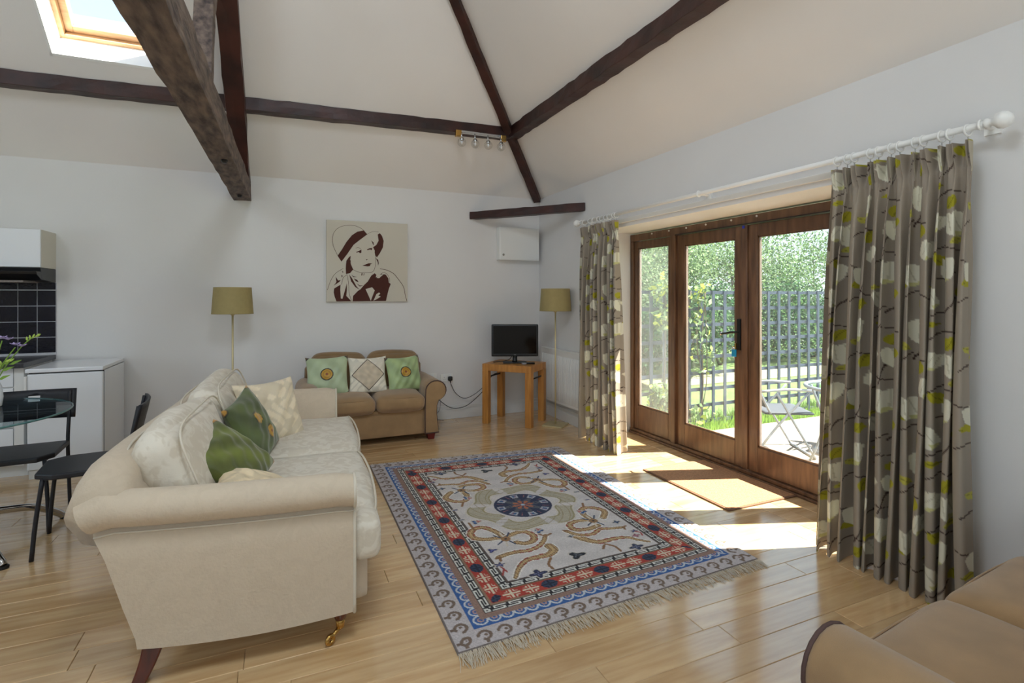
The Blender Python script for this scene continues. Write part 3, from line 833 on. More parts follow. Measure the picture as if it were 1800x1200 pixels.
bs1 = brown_sofa('brown_sofa', 'brown plush two-seat sofa against the back wall under the portrait')
bs1.location = (0.825, 5.08, 0)
bs2 = brown_sofa('brown_sofa', 'brown plush sofa in the near right corner, cut by the frame', 0.115)
bs2.location = (1.975, 0.955, 0.0); bs2.rotation_euler = (0, 0, math.pi + math.radians(5))
# cushions on the far sofa
gl = ring_colour((176, 190, 152), [(0.0, 0.05, 0.33)], corner=(110, 84, 54), tone=0.04)
gr = ring_colour((164, 184, 130), [(0.0, 0.05, 0.33)], corner=(110, 84, 54), tone=0.06, seed=1)
pillow('scatter_cushion', 'pale green cushion with gold disc at the left of the far brown sofa', 0.40, 0.40, 0.13, (0.415, 5.385, 0.640), (-0.12, -0.93, 0.35), (0, 0.3, 0.95), gl, satin, seed=5, wr=0.004, n=80)
pillow('scatter_cushion', 'cream cushion with a dark diamond outline between two green cushions', 0.38, 0.38, 0.13, (0.795, 5.375, 0.630), (0.0, -0.94, 0.34), (0, 0.3, 0.95), damask_colour((226, 218, 200), diamond=True), cotton, seed=6, wr=0.004, n=80)
pillow('scatter_cushion', 'pale green cushion with gold disc against the right arm of the far brown sofa', 0.37, 0.37, 0.13, (1.155, 5.370, 0.625), (0.15, -0.93, 0.34), (-0.08, 0.3, 0.95), gr, satin, seed=7, wr=0.006, n=80)

# ------------------------------------------------------------------ table with television in the corner
CTT = Vector((2.425, 5.44, 0)); TT_R = math.atan2(-0.456, 0.408)
tt = thing('side_table', 'square oak side table with chunky legs in the corner', 'table', tuple(CTT), TT_R)
TL, TD, TH, LG = 0.295, 0.225, 0.665, 0.036
MB().box(-TL, TL, -TD, TD, TH - 0.075, TH).build('table_top', oak_table, tt, bevel=0.003)
for sx in (-1, 1):
    for sy in (-1, 1):
        x, y = sx * (TL - LG), sy * (TD - LG)
        MB().box(x - LG, x + LG, y - LG, y + LG, 0, TH - 0.075).build('leg', oak_table, tt, bevel=0.003)
for sx in (-1, 1):
    MB().tube([(sx * (TL - LG), -(TD - 2 * LG), TH - 0.155), (sx * (TL - LG), TD - 2 * LG, TH - 0.155)], 0.009, 8).build('steel_rod', grey_gap, tt, smooth=True)
tv = thing('television', 'small black flat screen television on the oak side table', 'television', (2.425, 5.43, TH), math.radians(-21))
MB().box(-0.265, 0.265, -0.012, 0.022, 0.072, 0.435).build('casing', black_plastic, tv, bevel=0.012, seg=3)
MB().box(-0.243, 0.243, -0.0145, -0.011, 0.105, 0.415).build('screen', black_gloss, tv)
MB().box(-0.17, 0.17, 0.02, 0.055, 0.11, 0.40).build('rear_housing', black_plastic, tv, bevel=0.015)
MB().lathe([(0.034, 0.012), (0.027, 0.03), (0.025, 0.09)], (0, 0.008, 0), 16).build('neck', black_plastic, tv, smooth=True)
MB().rbox((0, -0.005, 0.007), (0.135, 0.082, 0.007), 0.007, 8).build('stand_base', black_plastic, tv, smooth=True)
MB().box(-0.012, 0.012, -0.0135, -0.012, 0.084, 0.094).build('maker_mark', mat('grey_mark', (150, 150, 155), 0.4), tv)
rc = thing('remote_control', 'black remote control with pale end lying on the side table', 'remote control', (2.497, 5.263, TH), math.radians(-8))
MB().box(-0.012, 0.085, -0.024, 0.024, 0, 0.018).build('handset', black_plastic, rc, bevel=0.005)
MB().box(-0.058, -0.012, -0.024, 0.024, 0, 0.018).build('battery_end', mat('grey_mark', (150, 150, 155), 0.4), rc, bevel=0.005)

# sockets, plug and cables
def socket(x, z, wd, label):
    s = thing('wall_socket', label, 'socket', (x, YB, z))
    MB().box(-wd / 2, wd / 2, -0.012, 0, -0.043, 0.043).build('face_plate', white_matt, s, bevel=0.003)
    for k in range(max(1, round(wd / 0.09))):
        x0 = -wd / 2 + 0.045 + k * 0.073
        MB().box(x0 - 0.006, x0 + 0.006, -0.0155, -0.011, 0.016, 0.036).build('rocker_switch', white_gloss, s, bevel=0.001)
        m_ = MB(); m_.box(x0 - 0.002, x0 + 0.002, -0.0126, -0.0115, -0.002, 0.008); m_.box(x0 - 0.012, x0 - 0.006, -0.0126, -0.0115, -0.02, -0.017); m_.box(x0 + 0.006, x0 + 0.012, -0.0126, -0.0115, -0.02, -0.017)
        m_.build('pin_slots', grey_gap, s)
socket(1.755, 0.478, 0.148, 'white double wall socket holding a black plug')
socket(1.592, 0.492, 0.088, 'white single wall plate beside the double socket')
pl = thing('plug', 'black plug pushed into the double wall socket', 'plug', (1.792, YB - 0.012, 0.468))
MB().rbox((0, -0.018, 0), (0.026, 0.018, 0.026), 0.012, 6).build('plug_body', black_plastic, pl, smooth=True)
MB().tube([(0, -0.03, -0.015), (0, -0.03, -0.05)], [0.007, 0.004], 8).build('strain_relief', black_plastic, pl, smooth=True)
def cable(pts, r, material, label):
    o = MB().tube(smooth_path(pts, 8), r, 6).build('power_cable', material, smooth=True)
    return tag(o, label, 'cable')
cable([(1.792, YB - 0.043, 0.415), (1.85, YB - 0.05, 0.30), (1.95, YB - 0.06, 0.235), (2.06, YB - 0.08, 0.27), (2.17, YB - 0.13, 0.37), (2.27, 5.73, 0.49), (2.33, 5.72, 0.52)], 0.0035, black_plastic, 'thin black cable drooping from the plug to the side table')
cable([(1.545, YB - 0.06, 0.36), (1.66, YB - 0.06, 0.23), (1.80, YB - 0.06, 0.135), (1.95, YB - 0.07, 0.14), (2.06, YB - 0.11, 0.22), (2.18, YB - 0.16, 0.35)], 0.0045, black_plastic, 'thicker black cable sagging between the sofa arm and the side table')
cable([(1.60, YB - 0.025, 0.40), (1.67, YB - 0.03, 0.25), (1.665, YB - 0.03, 0.12), (1.60, YB - 0.05, 0.06), (1.60, YB - 0.06, 0.03), (1.70, YB - 0.08, 0.005)], 0.002, grey_gap, 'fine grey wire trailing down the skirting beside the sofa arm')
cable([(2.24, 5.60, TH + 0.004), (2.20, 5.50, TH + 0.012), (2.28, 5.44, TH + 0.024), (2.37, 5.46, TH + 0.04), (2.42, 5.48, TH + 0.09)], 0.004, black_plastic, 'short black lead behind the television on the side table')

# ------------------------------------------------------------------ floor lamps
def floor_lamp(loc, rz, label, tilt=0.0):
    L = thing('floor_lamp', label, 'lamp', loc, rz, 'matching khaki floor lamps')
    MB().box(-0.115, 0.115, -0.115, 0.115, 0, 0.016).build('base', cream_metal, L, bevel=0.003)
    MB().tube([(0, 0, 0.016), (0, 0, 1.30)], 0.0085, 12).build('pole', cream_metal, L, smooth=True)
    MB().lathe([(0.014, 1.24), (0.020, 1.25), (0.020, 1.33), (0.014, 1.335)], n=14).build('lamp_holder', cream_metal, L, smooth=True)
    sp = MB()
    for k in range(3):
        a = k * 2.094; sp.tube([(0, 0, 1.262), (0.17 * math.cos(a), 0.17 * math.sin(a), 1.266)], 0.002, 5)
    sp.build('shade_spider', cream_metal, L)
    n = 40; prof = [(0.176, 1.255), (0.174, 1.262), (0.158, 1.495), (0.158, 1.50)]
    sh = MB().loft([[(r * math.cos(2 * math.pi * i / n), r * math.sin(2 * math.pi * i / n), z) for i in range(n)] for r, z in prof], cap=False).build('shade', shade_fab, L, smooth=True)
    md = sh.modifiers.new('solid', 'SOLIDIFY'); md.thickness = 0.003
    sh.rotation_euler = (0, 0, 0)
    MB().lathe([(0.001, 1.335), (0.02, 1.34), (0.03, 1.37), (0.024, 1.40), (0.001, 1.415)], n=14).build('bulb', white_matt, L, smooth=True)
    return L
floor_lamp((2.765, 5.10, 0), math.radians(40), 'khaki shaded floor lamp beside the radiator and curtain')
floor_lamp((-0.405, 5.50, 0), math.radians(20), 'khaki shaded floor lamp standing behind the cream sofa')

# ------------------------------------------------------------------ radiator, white box, portrait, spotlights
rd = thing('radiator', 'white ribbed panel radiator under the corner lamp', 'radiator', (XR - 0.001, 5.66, 0))
MB().box(-0.075, -0.055, -1.10, 0, 0.20, 0.80).build('panel', white_matt, rd, bevel=0.006)
for k in range(36):
    yy = -0.035 - k * 0.030
    MB().rbox((-0.075, yy, 0.49), (0.007, 0.010, 0.255), 0.006, 3).build('rib', white_matt, rd, smooth=True)
m_ = MB(); m_.box(-0.078, -0.012, -1.10, 0, 0.795, 0.812); m_.build('top_grille', white_matt, rd, bevel=0.003)
m_ = MB(); m_.box(-0.078, -0.02, -1.104, -1.10, 0.20, 0.80); m_.box(-0.078, -0.02, 0, 0.004, 0.20, 0.80); m_.build('side_cover', white_matt, rd)
m_ = MB(); m_.tube([(-0.045, 0.03, 0.24), (-0.045, 0.03, 0.01)], 0.008, 8); m_.tube([(-0.045, 0.03, 0.24), (-0.045, -0.02, 0.24)], 0.008, 8); m_.build('pipe', white_matt, rd, smooth=True)
MB().lathe([(0.016, 0.25), (0.02, 0.26), (0.02, 0.31), (0.015, 0.315)], (-0.045, 0.03, 0), 14).build('valve', white_matt, rd, smooth=True)
m_ = MB(); m_.box(-0.055, 0, -0.25, -0.22, 0.3, 0.7); m_.box(-0.055, 0, -0.9, -0.87, 0.3, 0.7); m_.build('wall_bracket', white_matt, rd)

fb = thing('fuse_box', 'white metal box on the back wall below the diagonal beam', 'fuse box', (2.64, YB, 2.045))
MB().box(-0.262, 0.262, -0.10, 0, -0.195, 0.195).build('housing', plaster_w, fb, bevel=0.004)
MB().box(-0.252, 0.240, -0.106, -0.10, -0.186, 0.186).build('door', white_matt, fb, bevel=0.003)
o = MB().lathe([(0.014, 0), (0.014, 0.008), (0.009, 0.012)], n=14).build('lock', chrome, fb)
o.location = (-0.215, -0.106, -0.135); o.rotation_euler = (math.pi / 2, 0, 0)

pa = thing('portrait_canvas', 'square canvas print of a woman in a wide hat, brown on cream', 'picture', (0.868, YB, 1.79))
W2, H2, CD = 0.428, 0.432, 0.035
MB().box(-W2, W2, -CD, -0.001, -H2, H2).build('canvas', canvas_m, pa, bevel=0.003)
def cv(x, y): return ((x - 100) / 930 * 2 * W2 - W2, (1080 - y) / 950 * 2 * H2 - H2)
brown_shapes = {
 'hat_band': [[(222, 545), (265, 612), (330, 520), (400, 410), (470, 350), (555, 280), (515, 235), (440, 255), (380, 300), (320, 380), (270, 470)]],
 'hat_brim': [[(675, 275), (700, 260), (725, 290), (745, 350), (735, 430), (700, 500), (665, 552), (650, 530), (640, 470), (622, 430), (660, 400), (685, 350)], [(650, 555), (680, 580), (688, 620), (680, 650), (676, 610)]],
 'hair': [[(320, 600), (345, 560), (368, 540), (362, 590), (370, 640), (395, 700), (360, 745), (315, 755), (312, 690), (315, 640)]],
 'face_marks': [[(597, 350), (625, 370), (632, 410), (618, 395), (610, 370)], [(430, 492), (460, 480), (488, 462), (488, 500), (470, 508), (460, 494), (432, 502)], [(550, 460), (580, 445), (612, 440), (605, 468), (590, 458), (555, 468)], [(538, 580), (562, 573), (548, 590)], [(498, 655), (540, 635), (575, 622), (612, 628), (585, 640), (590, 655), (560, 660)]],
 'coat': [[(185, 925), (255, 880), (252, 940), (258, 1040), (276, 1045), (300, 960), (325, 860), (325, 950), (318, 1010), (365, 1062), (370, 1075), (210, 1075), (190, 1020), (180, 970)],
          [(388, 1075), (395, 1010), (450, 950), (475, 935), (520, 880), (560, 840), (600, 770), (640, 740), (660, 760), (652, 790), (690, 775), (720, 745), (770, 755), (800, 800), (805, 850), (828, 865), (805, 930), (790, 990), (772, 1072)],
          [(200, 785), (228, 832), (258, 826), (240, 850), (180, 892), (210, 850)], [(268, 715), (285, 730), (282, 745)], [(262, 768), (278, 775), (270, 800)]],
 'scarf': [[(350, 760), (380, 800), (432, 898), (470, 940), (420, 908), (372, 840)], [(375, 760), (400, 782), (440, 790), (395, 792)], [(400, 805), (440, 822), (458, 850), (425, 838)], [(430, 860), (470, 888), (510, 885), (470, 902)], [(490, 740), (500, 742), (498, 770), (486, 768)], [(515, 745), (525, 745), (512, 778)]],
}
for nm, polys in brown_shapes.items():
    m_ = MB()
    for p in polys: m_.poly([(cv(*q)[0], -CD - 0.0012, cv(*q)[1]) for q in p][::-1])
    m_.build(nm + '_print', print_m, pa)
m_ = MB()
for p in ([(535, 930), (610, 908), (640, 945), (595, 1068)], [(655, 1055), (625, 1068), (660, 990), (690, 970), (705, 985), (680, 1005), (710, 1020)], [(660, 795), (700, 760), (750, 745), (690, 800)]):
    m_.poly([(cv(*q)[0], -CD - 0.0020, cv(*q)[1]) for q in p][::-1])
m_.build('lapel_print', canvas_m, pa)
m_ = MB()
def line(pts, w=4):
    pts = smooth_path([(x, y, 0) for x, y in pts], 6)
    for a, b in zip(pts[:-1], pts[1:]):
        d = (b - a)[:2]; L = np.hypot(*d) + 1e-9; nx, ny = -d[1] / L * w / 2, d[0] / L * w / 2
        q = [(a[0] + nx, a[1] + ny), (b[0] + nx, b[1] + ny), (b[0] - nx, b[1] - ny), (a[0] - nx, a[1] - ny)]
        m_.poly([(cv(*t)[0], -CD - 0.0010, cv(*t)[1]) for t in q])
line([(222, 540), (175, 430), (168, 330), (200, 250), (270, 200), (380, 180), (470, 205), (520, 240)])
line([(400, 410), (470, 340), (550, 280), (620, 245), (685, 245)], 3)
line([(366, 590), (368, 650), (400, 705), (480, 735), (560, 735), (620, 720), (645, 660), (650, 560), (640, 480)])
line([(700, 685), (780, 700), (860, 740), (920, 810), (980, 900), (1000, 990), (1020, 1072)], 6)
line([(110, 945), (150, 830), (200, 750), (285, 690)], 4)
line([(330, 770), (345, 880), (350, 980), (378, 1072)], 4); line([(265, 880), (285, 800), (330, 760)], 4)
line([(700, 760), (740, 730), (785, 750), (812, 800), (815, 850)], 4); line([(425, 450), (450, 440), (480, 455)], 4)
m_.build('outline_print', print_m, pa)

sb = thing('spotlight_bar', 'chrome bar of four clear globe spotlights on the back purlin', 'spotlight', (1.905, YB - OFF - 0.085, 3.075), math.radians(-1.5))
MB().box(-0.26, 0.26, -0.018, 0.022, 0.010, 0.034).build('bar', chrome, sb, bevel=0.004)
for x in (-0.245, 0.245): MB().box(x - 0.03, x + 0.03, -0.02, 0.025, -0.03, 0.034).build('end_mount', brass, sb, bevel=0.004)
globe = glass_mat('globe_glass', tint=(0.96, 0.96, 0.95), refl=0.16, rough=0.02)
for k in range(4):
    x = -0.215 + k * 0.143
    a = MB().tube([(x, -0.01, 0.01), (x, -0.02, -0.045)], 0.008, 8).build('spot_arm', chrome, sb, smooth=True)
    MB().lathe([(0.012, -0.04), (0.02, -0.05), (0.02, -0.075), (0.010, -0.085)], (x, -0.022, 0), 12).build('lamp_cap', chrome, a, smooth=True)
    gsh = MB().lathe([(0.018, -0.052)] + [(0.045 * math.sin(t), -0.092 - 0.045 * math.cos(t) * -1) for t in np.linspace(0.5, 3.1, 10)], (x, -0.022, 0), 18).build('glass_globe', globe, a, smooth=True)
    MB().lathe([(0.007, -0.085), (0.012, -0.10), (0.006, -0.115)], (x, -0.022, 0), 8).build('bulb', white_gloss, a, smooth=True)

# ------------------------------------------------------------------ door mat
dm = thing('door_mat', 'sandy brown coir mat on the floor inside the garden doors', 'mat', (3.02, 3.05, 0), 0)
MB().box(-0.305, 0.315, -0.44, 0.43, 0.001, 0.014).build('pile', mat_fab, dm, bevel=0.004)
m_ = MB()
for b in ((-0.318, -0.303, -0.445, 0.435), (0.313, 0.325, -0.445, 0.435), (-0.318, 0.325, -0.455, -0.44), (-0.318, 0.325, 0.43, 0.445)): m_.box(*b, 0.001, 0.011)
m_.build('binding', mat_edge, dm, bevel=0.003)

# ------------------------------------------------------------------ patterned rug (a slightly skewed hand-made rectangle)
RC = dict(sw=(0.640, 1.985), se=(2.350, 2.055), ne=(2.385, 4.335), nw=(0.680, 4.500))
RW, RL = 1.70, 2.42
def rug_xy(u, v):
    a, b = u / RW, v / RL
    q = [np.multiply.outer((1 - a) * (1 - b), RC['sw']) if False else None]
    x = (1 - a) * (1 - b) * RC['sw'][0] + a * (1 - b) * RC['se'][0] + a * b * RC['ne'][0] + (1 - a) * b * RC['nw'][0]
    y = (1 - a) * (1 - b) * RC['sw'][1] + a * (1 - b) * RC['se'][1] + a * b * RC['ne'][1] + (1 - a) * b * RC['nw'][1]
    return x, y
def rug_uv_of_pixel(px_, py_):
    """floor point seen at a photo pixel, in rug coordinates"""
    c, s = math.cos(-YAW), math.sin(-YAW)
    d = F_PX * CAM_H / (py_ - HORIZON); l = (px_ - 900) / F_PX * d
    x, y = s * d + c * l, c * d - s * l
    u, v = RW / 2, RL / 2
    for _ in range(12):
        x0, y0 = rug_xy(np.float64(u), np.float64(v)); u += (x - x0) * 0.98; v += (y - y0) * 0.98
    return u, v
NU, NV = 425, 605
uu = np.linspace(0, RW, NU); vv = np.linspace(0, RL, NV)
U, V = np.meshgrid(uu, vv, indexing='ij')
C = np.ones((NU, NV, 3)) * np.array((206, 198, 194.0))
C *= (1 + 0.05 * np.sin(V * 37 + 2 * np.sin(U * 9)) * 0.5 + RNG.normal(0, 0.035, (NU, NV)))[..., None]
dE = np.minimum(np.minimum(U, RW - U), np.minimum(V, RL - V))
along = np.where(np.minimum(U, RW - U) < np.minimum(V, RL - V), V, U)
RED, NAVY, BLUE, CREAM_, BLACK, BRN, LAV, TAN = (172, 58, 44), (36, 44, 74), (50, 92, 152), (222, 214, 196), (32, 28, 32), (112, 84, 72), (192, 183, 182), (158, 122, 82)
def paint(mask, col, noise=0.05):
    n = int(mask.sum())
    if n: C[mask] = np.array(col, float) * (1 + RNG.normal(0, noise, (n, 1)))
def band(a, b): return (dE >= a) & (dE < b)
# outer band with scrolls
paint(band(0, 0.105), LAV)
P_ = 0.092
ph = (along % P_) / P_ - 0.5; w_ = (dE - 0.055) / 0.045
rr = np.hypot(ph * 2.0, w_); an = np.arctan2(w_, ph * 2.0)
paint(band(0.008, 0.10) & (np.abs(rr - (0.55 + 0.10 * an / math.pi)) < 0.16) & ((an > -2.2)), (118, 98, 84))
paint(band(0.008, 0.10) & (np.hypot(ph * 2.0 - 0.12, w_ - 0.05) < 0.17), (118, 98, 84))
paint(band(0.012, 0.04) & (np.abs(ph) < 0.07), (118, 98, 84))
# blue arches
paint(band(0.105, 0.155), BLUE)
P_ = 0.062; ph = (along % P_) / P_ - 0.5
q = np.hypot(ph * P_, dE - 0.150)
paint(band(0.105, 0.158) & (np.abs(q - 0.027) < 0.0045), (198, 202, 206)); paint(band(0.105, 0.158) & (q < 0.013), (186, 150, 140)); paint(band(0.105, 0.158) & (q < 0.006), BLUE)
paint(band(0.155, 0.185), (146, 116, 102))
def key(a, b):
    paint(band(a, b), BLACK)
    P = 0.076; t = (along % P) / P; h_ = (dE - a) / (b - a)
    on = ((h_ > 0.12) & (h_ < 0.30) & (t < 0.86)) | ((h_ > 0.70) & (h_ < 0.88) & (t > 0.14)) | ((h_ > 0.42) & (h_ < 0.58) & (t > 0.14) & (t < 0.86))
    on |= ((t > 0.14) & (t < 0.26) & (h_ > 0.42) & (h_ < 0.88)) | ((t > 0.74) & (t < 0.86) & (h_ > 0.12) & (h_ < 0.58))
    paint(band(a, b) & on, (216, 214, 206))
key(0.185, 0.232)
paint(band(0.232, 0.242), (146, 116, 92))
paint(band(0.242, 0.318), RED)
P_ = 0.102; cell = np.floor(along / P_).astype(int); ph = (along / P_ - cell - 0.5) * P_; hh_ = dE - 0.280
kind_ = cell % 3
aph, ahh = np.abs(ph), np.abs(hh_)
cr = ((aph < 0.0048) & (ahh < 0.035)) | ((ahh < 0.0048) & (aph < 0.046))
cr |= (aph > 0.016) & (aph < 0.036) & (np.abs(ahh - 0.017) < 0.0032)
cr |= (ahh > 0.016) & (ahh < 0.032) & (np.abs(aph - 0.017) < 0.0032)
bm_ = band(0.242, 0.318)
paint(bm_ & (kind_ == 2) & (np.hypot(ph / 1.25, hh_) < 0.034), (46, 62, 88))
paint(bm_ & (kind_ == 2) & cr, (24, 30, 52))
paint(bm_ & (kind_ != 2) & cr, (216, 200, 174))
paint(band(0.318, 0.326), (124, 96, 70))
key(0.326, 0.372)
paint(band(0.372, 0.382), (92, 78, 70))
# field
def dist_line(pts):
    """distance to a polyline, and position along it (0..1)"""
    D = np.full(U.shape, 9.0); S = np.zeros(U.shape); Ls = [0]
    for a, b in zip(pts[:-1], pts[1:]): Ls.append(Ls[-1] + math.hypot(b[0] - a[0], b[1] - a[1]))
    for k, (a, b) in enumerate(zip(pts[:-1], pts[1:])):
        x0, x1 = min(a[0], b[0]) - 0.07, max(a[0], b[0]) + 0.07; y0, y1 = min(a[1], b[1]) - 0.07, max(a[1], b[1]) + 0.07
        i0, i1 = np.searchsorted(uu, [x0, x1]); j0, j1 = np.searchsorted(vv, [y0, y1])
        if i1 <= i0 or j1 <= j0: continue
        u_, v_ = U[i0:i1, j0:j1], V[i0:i1, j0:j1]
        dx, dy = b[0] - a[0], b[1] - a[1]; L2 = dx * dx + dy * dy + 1e-12
        t = np.clip(((u_ - a[0]) * dx + (v_ - a[1]) * dy) / L2, 0, 1)
        d = np.hypot(u_ - a[0] - t * dx, v_ - a[1] - t * dy)
        cur = D[i0:i1, j0:j1]; m_ = d < cur
        cur[m_] = d[m_]; S[i0:i1, j0:j1][m_] = (Ls[k] + t[m_] * (Ls[k + 1] - Ls[k])) / Ls[-1]
    return D, S
def z2(p): return [rug_uv_of_pixel(700 + x / 5.217, 830 + y / 5.217) for x, y in p]
def z3(p): return [rug_uv_of_pixel(930 + x / 5.217, 790 + y / 5.217) for x, y in p]
def curve(p): return [tuple(q[:2]) for q in smooth_path([(a, b, 0) for a, b in p], 7)]
CU, CV = rug_uv_of_pixel(915, 890); CU, CV = RW / 2 * 0.5 + CU * 0.5, RL / 2 * 0.5 + CV * 0.5
flip = lambda pts: [(2 * CU - a, 2 * CV - b) for a, b in pts]
def body(pts, wd, taper=(1, 1)):
    D, S = dist_line(curve(pts))
    W = wd * (taper[0] * (1 - S) + taper[1] * S)
    scale_ = np.sin((U + V) * 230) * np.sin((U - V) * 230)
    paint(D < W + 0.010, (234, 228, 218)); paint(D < W + 0.0035, (112, 84, 60)); paint(D < W, TAN)
    paint((D < W) & (scale_ > 0.25), (198, 168, 122)); paint((D < W) & (scale_ < -0.45), (108, 78, 50)); paint((D < W * 0.25), (196, 164, 116))
    paint((D > W - 0.004) & (D < W + 0.006) & (S > 0.25) & (S < 0.75) & (np.sin(S * 60) > -0.2), (150, 64, 50))
def strokes(pts, wd, col):
    D, S = dist_line(curve(pts)); paint(D < wd, col)
def dragon(sw, T):
    g = z2 if sw else z3
    if sw:
        bodies = [([(1075, 985), (1108, 895), (1180, 822), (1290, 792), (1385, 768), (1425, 725), (1385, 690)], 0.024, (0.3, 1.1)),
                  ([(925, 795), (1010, 765), (1100, 745), (1200, 732), (1290, 692), (1335, 640), (1350, 590)], 0.020, (0.8, 0.55)),
                  ([(990, 625), (890, 560), (780, 522), (700, 535), (662, 580), (705, 622), (810, 632), (920, 622)], 0.019, (0.9, 1.0)),
                  ([(1000, 610), (1080, 570), (1160, 560), (1235, 590), (1240, 640), (1170, 668), (1090, 660)], 0.019, (0.9, 1.0))]
        head = (985, 628); legs = [[(1400, 800), (1380, 860), (1420, 900)], [(1350, 600), (1400, 575)], [(1350, 600), (1290, 580)], [(930, 795), (900, 810)], [(930, 795), (940, 830)], [(700, 545), (650, 480)]]
    else:
        bodies = [([(430, 808), (520, 840), (640, 862), (780, 832), (900, 820), (1000, 842), (1100, 858)], 0.024, (1.1, 0.3)),
                  ([(340, 760), (450, 795), (580, 790), (650, 745), (740, 740), (860, 728)], 0.020, (0.7, 0.6)),
                  ([(575, 665), (450, 668), (372, 700), (420, 748), (540, 742), (630, 712)], 0.019, (0.9, 1.0)),
                  ([(570, 655), (500, 610), (490, 555), (590, 548), (690, 580), (680, 640)], 0.019, (0.9, 1.0))]
        head = (588, 668); legs = [[(700, 880), (790, 905), (840, 945)], [(860, 728), (885, 715)], [(860, 728), (880, 745)], [(350, 760), (315, 755)], [(500, 540), (490, 505)], [(690, 890), (680, 925)]]
    for pts, wd, tp in bodies: body(T(g(pts)), wd, tp)
    for l in legs: strokes(T(g(l)), 0.008, (140, 100, 66))
    hx, hy = T(g([head]))[0]
    for k in range(9):                                    # mane
        a = k * 0.70 + 0.2
        D, S = dist_line([(hx + 0.02 * math.cos(a), hy + 0.02 * math.sin(a)), (hx + 0.075 * math.cos(a), hy + 0.085 * math.sin(a))]); paint(D < 0.0055, (52, 66, 92) if k % 2 else (206, 194, 176))
    paint(np.hypot(U - hx, V - hy) < 0.030, (150, 112, 74)); paint(np.hypot(U - hx, V - hy) < 0.009, (50, 40, 40))
ident = lambda p: p
for sw in (True, False):
    for T in (ident, flip): dragon(sw, T)
# gold scroll ring round the medallion
R_ = np.hypot(U - CU, (V - CV)); A_ = np.arctan2(V - CV, U - CU)
ring = 0.300 + 0.030 * np.cos(6 * A_)
paint((np.abs(R_ - ring) < 0.052) & (np.sin(6 * A_ + 0.5) > -0.86), (178, 168, 146)); paint((np.abs(np.abs(R_ - ring) - 0.052) < 0.0055) & (np.sin(6 * A_ + 0.5) > -0.9), (156, 144, 104))
paint((np.abs(R_ - ring) < 0.046) & (np.abs(np.sin(9 * A_ + R_ * 60)) < 0.13), (148, 128, 84))
paint((np.abs(np.abs(R_ - ring) - 0.064) < 0.005), (208, 198, 184))
# navy medallion
paint(R_ < 0.195, NAVY)
pet = 0.100 + 0.030 * np.cos(8 * A_)
paint((R_ < 0.178) & (R_ > 0.128) & (np.cos(8 * A_) > 0.25), (176, 178, 184)); paint((R_ < 0.170) & (R_ > 0.140) & (np.cos(8 * A_) > 0.72), (58, 92, 132))
paint((R_ < 0.176) & (R_ > 0.132) & (np.abs(np.sin(8 * A_ + 0.4)) < 0.09), (186, 120, 110))
paint(R_ < pet, (84, 86, 92)); paint((R_ < 0.10) & (np.cos(12 * A_) * np.cos(R_ * 130) > 0.3), (46, 54, 80)); paint(R_ < 0.062 + 0.014 * np.cos(8 * A_), (172, 104, 74)); paint((R_ < 0.05) & (np.cos(8 * A_) < -0.2), (46, 56, 84)); paint(R_ < 0.014, (150, 186, 204))
# small clouds, pearls and flowers
def blob(c, r, col, k=5, sx=1.3):
    u0, v0 = c; q = np.hypot((U - u0) / sx, V - v0); a = np.arctan2(V - v0, (U - u0) / sx)
    lim = r * (0.72 + 0.28 * np.cos(k * a)); paint(q < lim + 0.008, (200, 190, 178)); paint(q < lim, col)
    paint((q < lim * 0.55) & (np.cos(k * a + 1.5) > 0.2), tuple(min(255, x + 70) for x in col))
spots = [(z2, (1285, 945), 0.040, (38, 42, 76), 4), (z2, (860, 735), 0.024, (48, 50, 106), 3), (z2, (930, 865), 0.024, (60, 62, 100), 5), (z3, (440, 985), 0.042, (24, 28, 36), 3), (z3, (985, 905), 0.038, (44, 50, 76), 4),
         (z3, (965, 762), 0.020, (50, 56, 100), 5), (z3, (800, 680), 0.022, (40, 58, 84), 4), (z3, (380, 810), 0.014, (50, 60, 80), 4), (z2, (520, 360), 0.014, (50, 60, 110), 2), (z2, (580, 452), 0.016, (90, 96, 112), 2), (z2, (330, 80), 0.022, (130, 70, 84), 4)]
for g, p, r, col, k in spots:
    c = g([p])[0]; blob(c, r, col, k); blob(flip([c])[0], r, col, k)
c = z2([(955, 920)])[0]
for T in (ident, flip):
    strokes(T(z2([(940, 885), (965, 905), (960, 960)])), 0.005, (160, 62, 56)); strokes(T(z2([(950, 890), (1000, 930)])), 0.005, (160, 62, 56))
    strokes(T(z3([(975, 765), (1020, 775), (1040, 800)])), 0.005, (160, 62, 56))
for k in range(6):
    a = k * math.pi / 3 + 0.35
    for j, (dr, col) in enumerate(((0.0, (44, 74, 122)), (0.022, (160, 84, 78)))):
        u0, v0 = CU + (0.405 - dr) * math.cos(a), CV + (0.405 - dr) * math.sin(a)
        blob((u0, v0), 0.030 - 0.012 * j, col, 3, 1.0)
paint(band(0.004, 0.0) | (dE < 0.006), (124, 112, 106))
X_, Y_ = rug_xy(U, V)
Z_ = np.full_like(U, 0.0105) + 0.0012 * np.sin(U * 9) * np.sin(V * 6) + RNG.normal(0, 0.0004, U.shape)
edge = (U == U.min()) | (U == U.max()) | (V == V.min()) | (V == V.max())
Z_[edge] = 0.001
rug = thing('rug', 'patterned grey rug with dragons, medallion and red and blue borders', 'rug')
rug_m = attr_mat('rug_pile', 0.95, (700, 0.6), sheen=0.1)
o = grid_obj('pile', np.stack([X_, Y_, Z_], -1)[:, ::-1], lin_np(np.clip(C[:, ::-1], 0, 255)), rug_m, rug)
